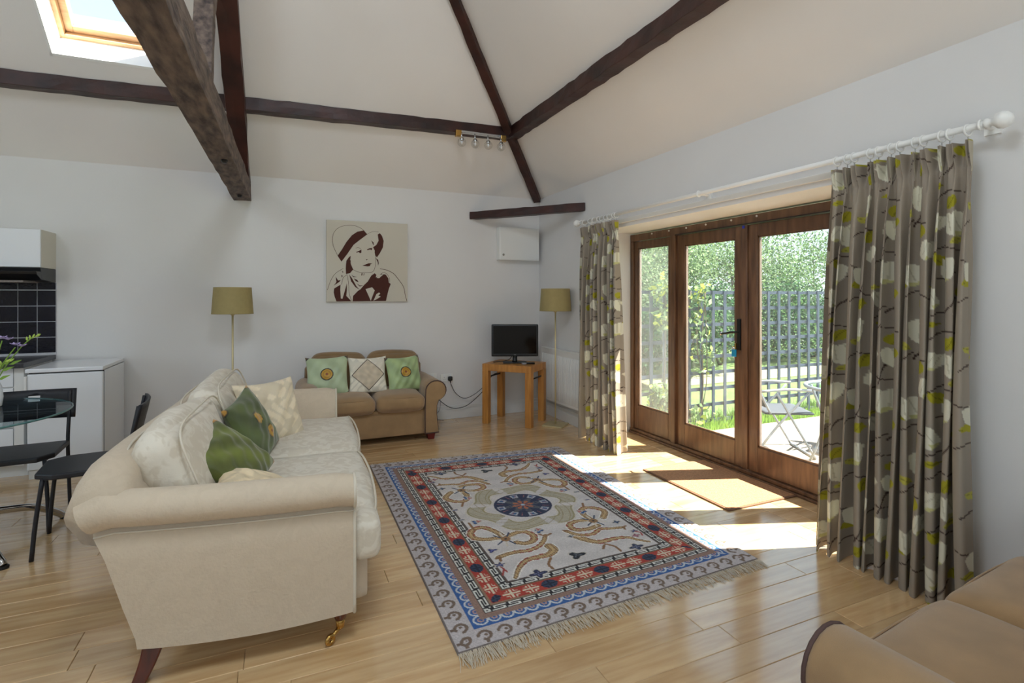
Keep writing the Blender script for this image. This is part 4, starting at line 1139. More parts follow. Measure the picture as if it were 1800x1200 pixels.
# fringe on the two short ends
fr_v, fr_f = [], []
rngf = random.Random(5)
fm = MB()
for (v0, sgn) in ((0.0, -1), (RL, 1)):
    n_ = 250
    for k in range(n_):
        for s_ in range(2):
            u0 = (k + rngf.random()) / n_ * RW
            L = rngf.uniform(0.055, 0.095) * (1 if sgn < 0 else 0.5); du = rngf.uniform(-0.025, 0.025)
            pts = [(u0, v0 - sgn * 0.006, 0.006), (u0 + du * 0.4, v0 + sgn * L * 0.5, 0.006 + rngf.uniform(0, 0.004)), (u0 + du, v0 + sgn * L, 0.003)]
            w3 = []
            for (a, b, z) in pts:
                x, y = rug_xy(np.float64(a), np.float64(b)); w3.append((float(x), float(y), z))
            wd = 0.0019; n0 = len(fm.v)
            for i, p in enumerate(w3):
                q = wd * (1 if i < 2 else 0.6); fm.v += [(p[0] - q, p[1], p[2]), (p[0] + q, p[1], p[2])]
            fm.f += [(n0, n0 + 1, n0 + 3, n0 + 2), (n0 + 2, n0 + 3, n0 + 5, n0 + 4)]
tag(fm.build('fringe', mat('rug_fringe', (196, 182, 160), 0.95, var=(30, 0.12)), rug), 'cream wool fringe', kind='stuff')

# ------------------------------------------------------------------ curtains
TW, TH_ = 0.46, 0.645                                    # print repeat
def tile_pattern(u, v):
    """magnolia print: cream flowers, lime leaves and dark twigs on taupe"""
    col = np.ones(u.shape + (3,)) * np.array((160, 148, 133.0))
    def rep(cu, cv): return (u - cu + TW / 2) % TW - TW / 2, (v - cv + TH_ / 2) % TH_ - TH_ / 2
    def seg(a, b, wd, c):
        du, dv = rep((a[0] + b[0]) / 2, (a[1] + b[1]) / 2); ax, ay = (b[0] - a[0]) / 2, (b[1] - a[1]) * 0.95
        L2 = ax * ax + ay * ay; t = np.clip((du * ax + dv * ay) / L2, -1, 1); d = np.hypot(du - t * ax, dv - t * ay); col[d < wd] = c
    def leaf(cu, cv, a, l, w, c):
        du, dv = rep(cu, cv); ca, sa = math.cos(a), math.sin(a); p, q = du * ca + dv * sa, -du * sa + dv * ca
        m_ = (np.abs(p) < l) & (np.abs(q) < w * (1 - (p / l) ** 2)); col[m_] = c
        col[m_ & (np.abs(q) < 0.0015)] = tuple(x * 0.75 for x in c)
    def tulip(cu, cv, s, a=0.0):
        s = s * 1.0
        du, dv = rep(cu, cv); ca, sa = math.cos(a), math.sin(a); p, q = (du * ca + dv * sa) / s, (-du * sa + dv * ca) / (s * 1.28)
        top = 0.55 + 0.16 * np.abs(np.sin(p * 5.2))
        m_ = (q < top) & (q > -0.75) & (np.abs(p) < 0.62 * np.sqrt(np.clip(1 - (np.minimum(q, 0) / 0.76) ** 2, 0, 1)) * (1 + 0.12 * np.maximum(q, 0)))
        col[m_] = (226, 221, 200)
        col[m_ & (np.abs(np.abs(p) - 0.24 + 0.12 * q) < 0.03) & (q > -0.4)] = (198, 192, 168)
        col[m_ & (q < -0.45) & (p > 0)] = (204, 200, 140)
    tw = (66, 48, 42)
    for a, b in (((0.02, 0.10), (0.13, 0.135)), ((0.13, 0.135), (0.22, 0.11)), ((0.13, 0.135), (0.16, 0.175)), ((0.24, 0.30), (0.33, 0.34)), ((0.33, 0.34), (0.43, 0.325)), ((0.33, 0.34), (0.36, 0.39)),
                 ((0.03, 0.44), (0.10, 0.47)), ((0.10, 0.47), (0.20, 0.46)), ((0.10, 0.47), (0.13, 0.51)), ((0.26, 0.56), (0.34, 0.60)), ((0.34, 0.60), (0.44, 0.59)), ((0.25, 0.02), (0.36, 0.05)), ((0.36, 0.05), (0.40, 0.09)), ((0.02, 0.27), (0.10, 0.255)), ((0.30, 0.20), (0.40, 0.215))):
        seg(a, b, 0.0027, tw)
    lime, lime2 = (168, 160, 44), (186, 178, 80)
    for (cu, cv, a, l, w, c) in ((0.15, 0.075, 0.9, 0.034, 0.026, lime), (0.06, 0.175, 0.3, 0.032, 0.018, lime), (0.30, 0.285, 2.2, 0.036, 0.022, lime), (0.40, 0.37, 0.5, 0.028, 0.016, lime2), (0.17, 0.42, 1.3, 0.036, 0.026, lime),
                                 (0.07, 0.515, 2.6, 0.030, 0.018, lime2), (0.38, 0.545, 1.2, 0.036, 0.024, lime), (0.28, 0.625, 0.2, 0.030, 0.014, lime), (0.42, 0.13, 1.9, 0.030, 0.020, lime), (0.24, 0.16, 0.2, 0.024, 0.012, lime2), (0.43, 0.48, 1.6, 0.024, 0.014, lime)):
        leaf(cu, cv, a, l, w, c)
    for (cu, cv, s, a) in ((0.085, 0.175 + 0.04, 0.060, 0.15), (0.205, 0.33, 0.050, -0.25), (0.35, 0.235, 0.064, -0.1), (0.39, 0.445, 0.062, 0.2), (0.13, 0.585, 0.066, 0.0), (0.29, 0.455, 0.046, -0.4), (0.27, 0.10, 0.054, 0.35)):
        tulip(cu, cv, s, a)
    return col
cloth_m = attr_mat('printed_linen', 0.9, (600, 0.2), translucent=0.12)
PX, PZP = 2.845, 2.178                                   # pole axis
def curtain(label, ytop, ybot, xtop, xbot, ztop, zbot, nf, amp, seed, full, nu=420, nv=330, lead=0.0, edge_drop=None):
    rng = np.random.default_rng(seed)
    s = np.linspace(0, 1, nu); t = np.linspace(0, 1, nv)
    jit = np.cumsum(rng.uniform(0.65, 1.4, nf + 1)); jit = np.concatenate([[0], jit]); jit /= jit[-1]
    phase = np.interp(s, jit, np.arange(nf + 2)) * 2 * math.pi
    am = np.interp(s, np.linspace(0, 1, nf + 2), rng.uniform(0.75, 1.25, nf + 2))
    S, T = np.meshgrid(s, t, indexing='ij'); PH = phase[:, None] + 0 * T
    drift = 0.25 * np.sin(2.1 * T + 3 * S + seed)
    zpin = 0.055
    A = np.where(T < zpin, 0.011 + 0.026 * np.clip(1 - T / zpin, 0, 1) ** 0.8, 0.011 + (amp - 0.011) * (1 - np.exp(-np.clip(T - zpin, 0, 1) * 8)))
    A = A * am[:, None]
    wave = np.sin(PH + drift)
    wave = np.sign(wave) * np.abs(wave) ** 0.8
    tri = np.where(T < 0.10, 0.5 * np.sin(3 * PH) * np.exp(-((T - 0.03) / 0.05) ** 2), 0)
    y0 = ytop[0] + (ybot[0] - ytop[0]) * T; y1 = ytop[1] + (ybot[1] - ytop[1]) * T
    Yc = y0 + (y1 - y0) * S + 0.012 * np.sin(2 * PH + 1) * np.clip(T * 4, 0.3, 1) + 0.010 * np.sin(PH * 0.5 + 5 * T)
    Xc = xtop + (xbot - xtop) * T + A * (wave + tri) + 0.006 * np.sin(5 * T + 8 * S)
    Z = ztop + (zbot - ztop) * T + 0.012 * np.sin(PH) * T ** 3
    u = s * full / 1.22
    col = tile_pattern(np.broadcast_to(u[:, None], S.shape).copy() + 0.07 * seed, Z + 0.21 * seed)
    root = thing('curtain', label, 'curtain', group='magnolia print curtains')
    grid_obj('cloth', np.stack([Xc, Yc, Z], -1), lin_np(col), cloth_m, root, solid=0.0)
    # heading tape behind the pleats
    Vt = np.stack([Xc[:, :22] + 0.004, Yc[:, :22], Z[:, :22] - 0.004], -1)
    grid_obj('heading_tape', Vt, np.ones(Vt.shape) * lin_np((190, 180, 160)), cloth_m, root)
    return [(float(Xc[i, 0]), float(Yc[i, 0])) for i in np.searchsorted(phase, (np.arange(nf + 1) + 0.25) * 2 * math.pi).clip(0, nu - 1)]
cr_pts = curtain('wide floral curtain hanging at the near side of the garden doors', (1.965, 1.315), (2.03, 1.315), 2.820, 2.795, 2.115, 0.012, 11, 0.062, 3, 1.50)
cl_pts = curtain('narrow floral curtain hanging at the corner side of the garden doors', (4.645, 4.025), (4.63, 3.895), 2.822, 2.800, 2.115, 0.012, 8, 0.060, 5, 1.15, nu=330)
cp = thing('curtain_pole', 'long white curtain pole with ball finials above the garden doors', 'curtain pole', (PX, 0, PZP))
MB().tube([(0, 4.71, 0), (0, 1.285, 0)], 0.0155, 14).build('rod', plaster_w, cp, smooth=True)
for y_, s_ in ((1.285, -1), (4.71, 1)):
    fn = MB().lathe([(0.017, 0), (0.022, 0.004), (0.022, 0.016), (0.014, 0.022), (0.018, 0.032), (0.033, 0.046), (0.038, 0.064), (0.033, 0.083), (0.018, 0.096), (0.001, 0.10)], n=18).build('finial', plaster_w, cp, smooth=True)
    fn.location = (0, y_, 0); fn.rotation_euler = (-math.pi / 2 * s_, 0, 0)
for y_ in (1.30, 3.02, 4.68):
    m_ = MB(); m_.tube([(0.105, y_, 0), (0.01, y_, 0)], 0.012, 10); m_.torus((0, y_, 0), (0, 1, 0), 0.0195, 0.006, 14, 6); m_.box(0.092, 0.104, y_ - 0.03, y_ + 0.03, -0.03, 0.03)
    m_.build('bracket', plaster_w, cp, smooth=False)
for (x_, y_) in cr_pts + cl_pts:
    r_ = MB().torus((0, 0, 0), (0.12, 1, 0), 0.0255, 0.0042, 16, 6).build('ring', plaster_w, cp, smooth=True); r_.location = (0, y_, -0.009)
    MB().tube([(0, 0, -0.03), (0, 0, -0.05)], 0.003, 5).build('ring_eye', chrome, r_)
# wooden batten under the pole
bt = MB().box(XR - 0.022, XR, 1.62, 4.58, 2.105, 2.145).build('curtain_batten', plaster_w, bevel=0.003)
tag(bt, 'thin white batten on the wall just below the curtain pole', 'batten')

# ------------------------------------------------------------------ kitchen corner
KX = -1.812                                              # right-hand end of the units
def wall_unit():
    r = thing('wall_cabinet', 'white kitchen wall cabinet above the black cooker hood', 'cabinet', (KX, YB, 1.655))
    MB().box(-0.60, 0, -0.31, 0, 0, 0.315).build('carcass', mat('cream_carcass', (214, 208, 194), 0.5), r, bevel=0.002)
    MB().box(-0.598, -0.001, -0.332, -0.312, 0.002, 0.313).build('door', white_gloss, r, bevel=0.003)
wall_unit()
r = thing('wall_cabinet', 'second white kitchen wall cabinet left of the hood, cut by the frame', 'cabinet', (KX - 0.605, YB, 1.535))
MB().box(-0.80, 0, -0.31, 0, 0, 0.435).build('carcass', white_matt, r, bevel=0.002); MB().box(-0.798, -0.002, -0.332, -0.312, 0.002, 0.433).build('door', white_gloss, r, bevel=0.003)
hd = thing('cooker_hood', 'black slimline cooker hood under the wall cabinet', 'cooker hood', (KX, YB, 1.535))
MB().hexa([(-0.60, -0.30, 0.02), (-0.001, -0.30, 0.02), (-0.001, -0.001, 0.0), (-0.60, -0.001, 0.0)], [(-0.60, -0.33, 0.119), (-0.001, -0.33, 0.119), (-0.001, -0.001, 0.119), (-0.60, -0.001, 0.119)]).build('body', black_plastic, hd, bevel=0.004)
MB().hexa([(-0.60, -0.40, 0.062), (-0.001, -0.40, 0.062), (-0.001, -0.30, 0.015), (-0.60, -0.30, 0.015)], [(-0.60, -0.41, 0.085), (-0.001, -0.41, 0.085), (-0.001, -0.31, 0.085), (-0.60, -0.31, 0.085)]).build('visor', black_plastic, hd, bevel=0.003)
MB().box(-0.50, -0.10, -0.36, -0.05, -0.004, 0.012).build('filter', mat('filter_grey', (128, 118, 112), 0.5, bump=(120, 0.4)), hd)
sp_ = thing('splashback', 'black tiled splashback with pale grout behind the worktop', 'splashback', (KX, YB, 0.90))
MB().box(-1.62, 0.004, -0.008, -0.001, 0.0, 0.636).build('grout', grout_m, sp_)
TWD, THT = 0.130, 0.137
for i in range(12):
    for j in range(5):
        z0 = 0.636 - 0.066 - (j) * (THT + 0.0) if j else 0.57
        zt = 0.634 if j == 0 else 0.57 - (j - 1) * THT - 0.003; zb_ = 0.573 if j == 0 else 0.57 - j * THT
        if zb_ < 0: zb_ = 0.002
        MB().box(-(i + 1) * TWD + 0.006, -i * TWD, -0.014, -0.004, zb_ + 0.003, zt).build('tile', tile_m, sp_, bevel=0.0015)
wt_ = tag(MB().box(-3.45, KX, 5.225, YB - 0.001, 0.865, 0.903).build('worktop', worktop_m, bevel=0.003), 'dark kitchen worktop meeting the black tiles', 'worktop')
bc = thing('base_cabinet', 'white kitchen base cabinet with drawers beside the white fridge', 'cabinet', (KX, YB, 0))
MB().box(-0.60, -0.02, -0.56, -0.02, 0.10, 0.864).build('carcass', white_matt, bc, bevel=0.002)
MB().box(-0.60, -0.02, -0.50, -0.05, 0.0, 0.10).build('plinth', white_matt, bc)
for (z0, z1) in ((0.715, 0.858), (0.40, 0.705), (0.11, 0.39)):
    d = MB().box(-0.595, -0.085, -0.58, -0.561, z0, z1).build('drawer_front', white_gloss, bc, bevel=0.003)
    MB().tube([(-0.42, -0.60, (z0 + z1) / 2 + 0.03), (-0.26, -0.60, (z0 + z1) / 2 + 0.03)], 0.006, 8).build('bar_handle', chrome, d)
MB().box(-0.08, -0.02, -0.58, -0.561, 0.10, 0.858).build('end_filler', white_matt, bc, bevel=0.002)
bc2 = thing('base_cabinet', 'white kitchen base cabinet at the far left, cut by the frame', 'cabinet', (KX - 0.61, YB, 0))
MB().box(-0.9, 0, -0.56, -0.02, 0.0, 0.864).build('carcass', white_matt, bc2); MB().box(-0.898, -0.002, -0.58, -0.561, 0.11, 0.858).build('door', white_gloss, bc2, bevel=0.003)

fg = thing('fridge', 'white undercounter fridge standing against the back wall', 'fridge', (-1.792, 5.20, 0))
MB().box(0, 0.485, 0.055, 0.63, 0.02, 0.82).build('cabinet_body', white_gloss, fg, bevel=0.006)
MB().box(-0.002, 0.487, -0.005, 0.635, 0.826, 0.856).build('top_lid', white_gloss, fg, bevel=0.005)
MB().box(0.004, 0.481, 0.012, 0.05, 0.07, 0.815).build('door', white_gloss, fg, bevel=0.010, seg=3)
MB().box(-0.012, 0.006, 0.0, 0.045, 0.56, 0.80).build('door_grip', white_matt, fg, bevel=0.004)
MB().box(0.01, 0.475, 0.03, 0.05, 0.0, 0.065).build('plinth', white_matt, fg)
MB().box(0.004, 0.481, 0.05, 0.055, 0.07, 0.82).build('door_seal', grey_gap, fg)

# ------------------------------------------------------------------ glass dining table
TC = Vector((-1.75, 3.95, 0)); TR = 0.59
dt = thing('dining_table', 'round glass dining table on curved chrome legs', 'dining table', tuple(TC))
MB().lathe([(0.001, 0.733), (TR - 0.004, 0.733), (TR - 0.004, 0.745), (0.001, 0.745)], n=72).build('glass_top', glass_t, dt)
n_ = 72
MB().loft([[((TR - 0.004 + a) * math.cos(2 * math.pi * i / n_), (TR - 0.004 + a) * math.sin(2 * math.pi * i / n_), z) for i in range(n_)] for a, z in ((0.0005, 0.7335), (0.004, 0.736), (0.004, 0.742), (0.0005, 0.7445))], cap=False).build('glass_rim', glass_edge, dt, smooth=True)
for k in range(5):
    a = math.radians(-41 + 72 * k); ca, sa = math.cos(a), math.sin(a)
    rr_ = [(0.56, 0.012), (0.53, 0.045), (0.42, 0.115), (0.28, 0.145), (0.15, 0.16), (0.075, 0.22), (0.055, 0.36), (0.06, 0.52), (0.12, 0.66), (0.24, 0.726)]
    lg = MB().tube(smooth_path([(r * ca, r * sa, z) for r, z in rr_], 6), 0.021, 12).build('leg', chrome, dt, smooth=True)
    MB().lathe([(0.024, 0.0), (0.026, 0.006), (0.024, 0.014)], (0.565 * ca, 0.565 * sa, 0), 14).build('foot_pad', black_plastic, lg)
    MB().lathe([(0.028, 0.722), (0.028, 0.732)], (0.24 * ca, 0.24 * sa, 0), 14).build('glass_pad', chrome, lg)
for z in (0.17, 0.56): MB().lathe([(0.075, z), (0.08, z + 0.006), (0.08, z + 0.02), (0.075, z + 0.026)], n=24).build('leg_collar', chrome, dt, smooth=True)

def dining_chair(label):
    """faces -y in its own frame; seat 0.42 wide"""
    c = thing('dining_chair', label, 'chair', group='black dining chairs')
    m_ = MB(); w = 0.205
    top = [(-0.14, -0.215), (0.14, -0.215), (w, -0.13), (w, 0.20), (-w, 0.20), (-w, -0.13)]
    m_.loft([[(x, y, 0.420) for x, y in top], [(x, y, 0.452) for x, y in top]]); m_.build('seat', black_seat, c, bevel=0.008)
    for sx in (-1, 1):
        MB().tube(smooth_path([(sx * 0.165, -0.175, 0.425), (sx * 0.185, -0.20, 0.20), (sx * 0.195, -0.215, 0.0)], 4), 0.011, 8).build('leg', black_seat, c, smooth=True)
        MB().tube(smooth_path([(sx * 0.20, 0.225, 0.0), (sx * 0.197, 0.205, 0.25), (sx * 0.195, 0.195, 0.45), (sx * 0.195, 0.225, 0.62), (sx * 0.195, 0.255, 0.78)], 5), 0.011, 8).build('leg', black_seat, c, smooth=True)
        MB().tube([(sx * 0.195, 0.20, 0.435), (sx * 0.17, -0.17, 0.425)], 0.009, 8).build('side_rail', black_seat, c, smooth=True)
    rows = []
    for z in np.linspace(0.60, 0.79, 6):
        row = []
        for x in np.linspace(-0.225, 0.225, 15): row.append((x, 0.214 + (z - 0.6) * 0.22 + 0.030 * (1 - (x / 0.225) ** 2), z))
        rows.append(row)
    P = np.array(rows); v = []; f = []
    n1, n2 = P.shape[:2]
    v = [tuple(p) for r_ in P for p in r_]
    slot = lambda i, j: i == 3 and 6 <= j <= 7
    for i in range(n1 - 1):
        for j in range(n2 - 1):
            if not slot(i, j): f.append((i * n2 + j, i * n2 + j + 1, (i + 1) * n2 + j + 1, (i + 1) * n2 + j))
    b = mesh_obj('backrest', v, f, black_seat, c, smooth=True)
    md = b.modifiers.new('solid', 'SOLIDIFY'); md.thickness = 0.014
    return c
c1 = dining_chair('black dining chair drawn up on the far side of the glass table')
c1.location = (-1.49, 4.235, 0); c1.rotation_euler = (0, 0, math.radians(4))
c2 = copy_tree(c1); c2['label'] = 'black dining chair between the glass table and the back of the cream sofa'
c2.location = (-1.03, 3.83, 0); c2.rotation_euler = (0, 0, math.radians(-83))

# vase of flowers on the table
vs = thing('vase', 'white vase on the glass table at the picture edge', 'vase', (-1.605, 4.20, 0.746))
MB().lathe([(0.035, 0.0), (0.045, 0.004), (0.052, 0.06), (0.045, 0.12), (0.034, 0.15), (0.040, 0.165)], n=24).build('vessel', white_gloss, vs, smooth=True)
fs = thing('flower_stems', 'lilac freesia stems with pale green buds in the white vase', 'flowers', (-1.605, 4.20, 0.746))
stem_m = mat('stem_green', (126, 160, 60), 0.6); lilac = mat('lilac_petal', (196, 176, 222), 0.6); bud_m = mat('bud_green', (178, 204, 92), 0.6)
for k, (dx, dy, dz) in enumerate(((0.12, -0.03, 0.36), (0.19, 0.02, 0.42), (0.04, 0.02, 0.40), (0.10, -0.10, 0.28), (-0.06, 0.03, 0.36))):
    st = MB().tube(smooth_path([(0, 0, 0.1), (dx * 0.3, dy * 0.3, 0.17 + dz * 0.15), (dx * 0.7, dy * 0.7, dz * 0.85), (dx, dy, dz)], 5), 0.0035, 6).build('stem', stem_m, fs, smooth=True)
    rg = random.Random(k)
    if k in (0, 2, 4):
        for q in range(2):
            pm = MB(); ox, oy, oz = dx + (0.03 * q), dy, dz + 0.012 - 0.01 * q
            for p in range(6):
                a = p * math.pi / 3; d = Vector((math.cos(a), math.sin(a) * 0.8, 0.55)).normalized(); s_ = d.cross(Vector((0, 0, 1))).normalized() * 0.011
                b0 = Vector((ox, oy, oz)); pm.poly([b0, b0 + d * 0.018 + s_, b0 + d * 0.034, b0 + d * 0.018 - s_])
            pm.build('petals', lilac, st)
    else:
        for q in range(5):
            bd = MB().lathe([(0.001, 0), (0.006, 0.008), (0.005, 0.022), (0.001, 0.03)], n=8).build('bud', bud_m, st, smooth=True)
            bd.location = (dx - 0.012 * q + 0.02, dy + rg.uniform(-0.01, 0.01), dz - 0.006 * q); bd.rotation_euler = (rg.uniform(-0.6, 0.6), 0.9 - 0.3 * q, 0)
    lf = MB(); lf.poly([(dx * 0.4, dy * 0.4, dz * 0.6), (dx * 0.4 + 0.02, dy * 0.4 + 0.02, dz * 0.6 + 0.02), (dx * 0.4 + 0.06, dy * 0.4 + 0.01, dz * 0.6 + 0.025), (dx * 0.4 + 0.025, dy * 0.4 - 0.01, dz * 0.6)]); lf.build('leaf', stem_m, st)

# ------------------------------------------------------------------ patio, lawn
PZ0 = -0.06
pat = MB().box(XR + WALL_T, 7.4, -3.5, 4.42, -0.16, PZ0 - 0.022).build('patio', soil_m)
tag(pat, 'pale boarded deck outside the garden doors', kind='structure')
y = 4.42; k = 0
while y > 1.4:
    x = XR + WALL_T - (0.0 if k % 2 else 0.0)
    cuts = [XR + WALL_T, 5.2 + (0.5 if k % 2 else 0), 7.4]
    for a, b in zip(cuts[:-1], cuts[1:]):
        p, f = plank_geo(a + 0.002, b - 0.002, y - 0.137, y - 0.003, PZ0 - 0.022, PZ0, 0.003); mesh_obj('plank', p, f, deck_m, pat)
    y -= 0.14; k += 1
p, f = plank_geo(XR + WALL_T, 7.4, -3.5, y, PZ0 - 0.022, PZ0, 0.003)
tag(mesh_obj('far_planks', p, f, deck_m, pat), kind='stuff')
ground = MB().box(XR + WALL_T, 60, -40, 70, -0.40, -0.12).build('ground', lawn_m)
tag(ground, 'sunlit lawn beyond the deck', kind='structure')
path = MB().box(4.0, 40, 7.0, 8.1, -0.13, -0.105).build('path', mat('gravel', (132, 132, 98), 0.95, var=(60, 0.15)))
tag(path, 'pale gravel path crossing the lawn', kind='structure')

def leaves(n, centre, rad, size, cols, rng, flat=0.0, hollow=0.0):
    """random leaf quads in an ellipsoid; returns quads and colours"""
    d = rng.normal(size=(n, 3)); d /= np.linalg.norm(d, axis=1)[:, None]
    r = rng.uniform(hollow, 1, n) ** (1 / 2.2)
    P = np.array(centre) + d * r[:, None] * np.array(rad)
    a = rng.normal(size=(n, 3)); a[:, 2] *= (1 - flat); a /= np.linalg.norm(a, axis=1)[:, None]
    b = np.cross(a, rng.normal(size=(n, 3))); b /= np.linalg.norm(b, axis=1)[:, None]
    s = size * rng.uniform(0.6, 1.3, n)[:, None]
    Q = np.stack([P - a * s * 0.5, P + b * s * 0.28, P + a * s * 0.5, P - b * s * 0.28], 1)
    cols = lin_np(np.array(cols, float)); c = cols[rng.integers(0, len(cols), n)] * rng.uniform(0.75, 1.25, (n, 1))
    return Q, c
GREENS = [(98, 126, 80), (80, 110, 66), (118, 142, 92), (70, 98, 62)]
PALE = [(132, 152, 112), (112, 138, 96), (150, 168, 126), (104, 126, 92)]
DARK = [(46, 78, 52), (58, 92, 60), (36, 64, 44), (74, 108, 70)]

# lawn edge tufts by the trellis
rg = np.random.default_rng(21)
n = 5000
P = np.stack([rg.uniform(3.6, 7.5, n), rg.uniform(4.40, 4.95, n), np.full(n, -0.12)], 1)
hgt = rg.uniform(0.05, 0.17, n)[:, None]; dx = rg.normal(0, 0.03, (n, 2)); wv = rg.normal(size=(n, 2)); wv /= np.linalg.norm(wv, axis=1)[:, None]
w3 = np.concatenate([wv * 0.004, np.zeros((n, 1))], 1); tip = P + np.concatenate([dx, hgt], 1)
Q = np.stack([P - w3, P + w3, tip + w3 * 0.3, tip - w3 * 0.3], 1)
g_ = quads_obj('grass', Q, lin_np(np.array([(132, 164, 70)], float)).repeat(n, 0) * rg.uniform(0.7, 1.3, (n, 1)), leaf_m)
tag(g_, 'tufts of long grass along the foot of the trellis', 'grass', kind='stuff')

# ------------------------------------------------------------------ trellis
TY, TX0, TX1 = 4.70, 3.56, 8.6
tr = thing('trellis_fence', 'dark blue-grey square trellis fence beside the deck', 'trellis', (0, TY, 0))
k = 0; x = TX0
while x < TX1:
    zb0 = -0.12 + (0.0 if k % 6 == 0 else random.uniform(-0.0, 0.10))
    MB().box(x - 0.018, x + 0.018, -0.016, 0.0, zb0, 1.485 + random.uniform(-0.008, 0.008)).build('upright_slat', trellis_m, tr)
    x += 0.180; k += 1
for j in range(9):
    z = 1.46 - j * 0.187
    MB().box(TX0 - 0.03, TX1, 0.0, 0.016, z - 0.019, z + 0.019).build('cross_slat', trellis_m, tr)
for x in (3.58, 5.4, 7.2): MB().box(x - 0.035, x + 0.035, 0.016, 0.086, -0.12, 1.5).build('post', trellis_m, tr, bevel=0.005)

# climbing plants on the near end of the trellis
def climber(label, x0, x1, n, seed, cols):
    rg = np.random.default_rng(seed); c = thing('climbing_plant', label, 'climber', ((x0 + x1) / 2, TY - 0.03, -0.12), group='climbers on the trellis')
    cx_ = (x0 + x1) / 2
    for q in range(4):
        xs = rg.uniform(x0, x1) - cx_
        MB().tube(smooth_path([(xs * 0.3, 0, 0), (xs + rg.uniform(-.1, .1), 0.01, 0.5), (xs + rg.uniform(-.1, .1), 0.0, 1.0), (xs + rg.uniform(-.15, .15), -0.01, 1.6)], 6), 0.006, 6).build('stem', bark_m, c, smooth=True)
    Qs, Cs = [], []
    for q in range(16):
        cc = (rg.uniform(x0, x1) - cx_, rg.uniform(-0.06, 0.03), rg.uniform(0.1, 1.7) if q > 5 else rg.uniform(1.3, 1.75))
        Q, c_ = leaves(n // 16, cc, (0.14, 0.07, 0.16), 0.075, cols, rg); Qs.append(Q); Cs.append(c_)
    tag(quads_obj('foliage', np.concatenate(Qs), np.concatenate(Cs), leaf_m, c), kind='stuff')
climber('pale leafy climber covering the house end of the trellis', 3.72, 4.14, 1000, 31, PALE + [(196, 206, 96)])
climber('leafy climber with lime tips halfway along the trellis', 4.15, 4.55, 260, 32, PALE + [(196, 206, 96)])

# ------------------------------------------------------------------ shrubs and trees behind the trellis
def shrub(label, loc, rad, n, seed, cols, size=0.10, trunk=True):
    rg = np.random.default_rng(seed); s = thing('shrub', label, 'shrub', (loc[0], loc[1], -0.12), group='hedge shrubs behind the trellis')
    if trunk:
        for q in range(4):
            a = q * 1.6; MB().tube([(0.03 * math.cos(a), 0.03 * math.sin(a), 0), (rad[0] * 0.35 * math.cos(a), rad[1] * 0.35 * math.sin(a), rad[2] * 0.9), (rad[0] * 0.6 * math.cos(a), rad[1] * 0.6 * math.sin(a), rad[2] * 1.5)], [0.025, 0.018, 0.008], 7).build('stem', bark_m, s, smooth=True)
    Qs, Cs = [], []
    for q in range(7):
        d = rg.uniform(-0.45, 0.45, 3)
        Q, c_ = leaves(n // 7, (d[0] * rad[0], d[1] * rad[1], rad[2] * (1.0 + d[2] * 0.9)), (rad[0] * 0.66, rad[1] * 0.66, rad[2] * 0.62), size, cols, rg, hollow=0.3); Qs.append(Q); Cs.append(c_)
    tag(quads_obj('foliage', np.concatenate(Qs), np.concatenate(Cs), leaf_m, s), kind='stuff')
sh = [('dark rounded shrub behind the side light', (5.6, 7.4), (0.9, 0.8, 0.75), 1), ('dark shrub seen through the handled door', (7.3, 8.3), (1.2, 0.9, 0.90), 2), ('broad dark shrub behind the door meeting', (9.0, 8.9), (1.3, 1.0, 0.95), 3),
      ('deep green shrub behind the curtained door', (10.6, 9.0), (1.3, 1.0, 1.0), 4), ('tall dark shrub beside the second chair', (12.3, 9.1), (1.4, 1.0, 1.0), 5), ('shrub at the far end of the hedge', (14.3, 9.4), (1.6, 1.1, 1.05), 6)]
for lab, xy, rad, sd in sh: shrub(lab, xy, rad, 6000, sd, DARK if sd % 2 else DARK + GREENS[:2], 0.08)

def tree(label, loc, h, crown, n, seed, cols, trunk=0.05, size=0.085):
    rg = np.random.default_rng(seed); t = thing('tree', label, 'tree', (loc[0], loc[1], -0.12), group='garden trees behind the hedge')
    lean = rg.uniform(-0.35, 0.35, 2)
    tp = [(0, 0, 0), (lean[0] * 0.3, lean[1] * 0.3, h * 0.35), (lean[0] * 0.8, lean[1] * 0.8, h * 0.7), (lean[0], lean[1], h)]
    MB().tube(smooth_path(tp, 6), [trunk * (1 - 0.045 * i) for i in range(19)], 8).build('trunk', bark_m, t, smooth=True)
    Qs, Cs = [], []
    for q in range(9):
        z = h * rg.uniform(0.22, 0.85); a = rg.uniform(0, 6.28); L = crown * rg.uniform(0.6, 1.0)
        b0 = Vector((lean[0] * z / h, lean[1] * z / h, z)); b1 = b0 + Vector((math.cos(a) * L, math.sin(a) * L, L * rg.uniform(0.2, 0.8)))
        MB().tube([b0, b0.lerp(b1, 0.5) + Vector((0, 0, 0.08)), b1], [trunk * 0.4, trunk * 0.25, 0.008], 6).build('branch', bark_m, t, smooth=True)
        Q, c_ = leaves(n // 12, tuple(b0.lerp(b1, 0.75)), (crown * 0.62, crown * 0.62, crown * 0.5), size, cols, rg); Qs.append(Q); Cs.append(c_)
    Q, c_ = leaves(n // 4, (lean[0], lean[1], h), (crown * 0.8, crown * 0.8, crown * 0.8), size, cols, rg); Qs.append(Q); Cs.append(c_)
    tag(quads_obj('foliage', np.concatenate(Qs), np.concatenate(Cs), leaf_m, t), kind='stuff')
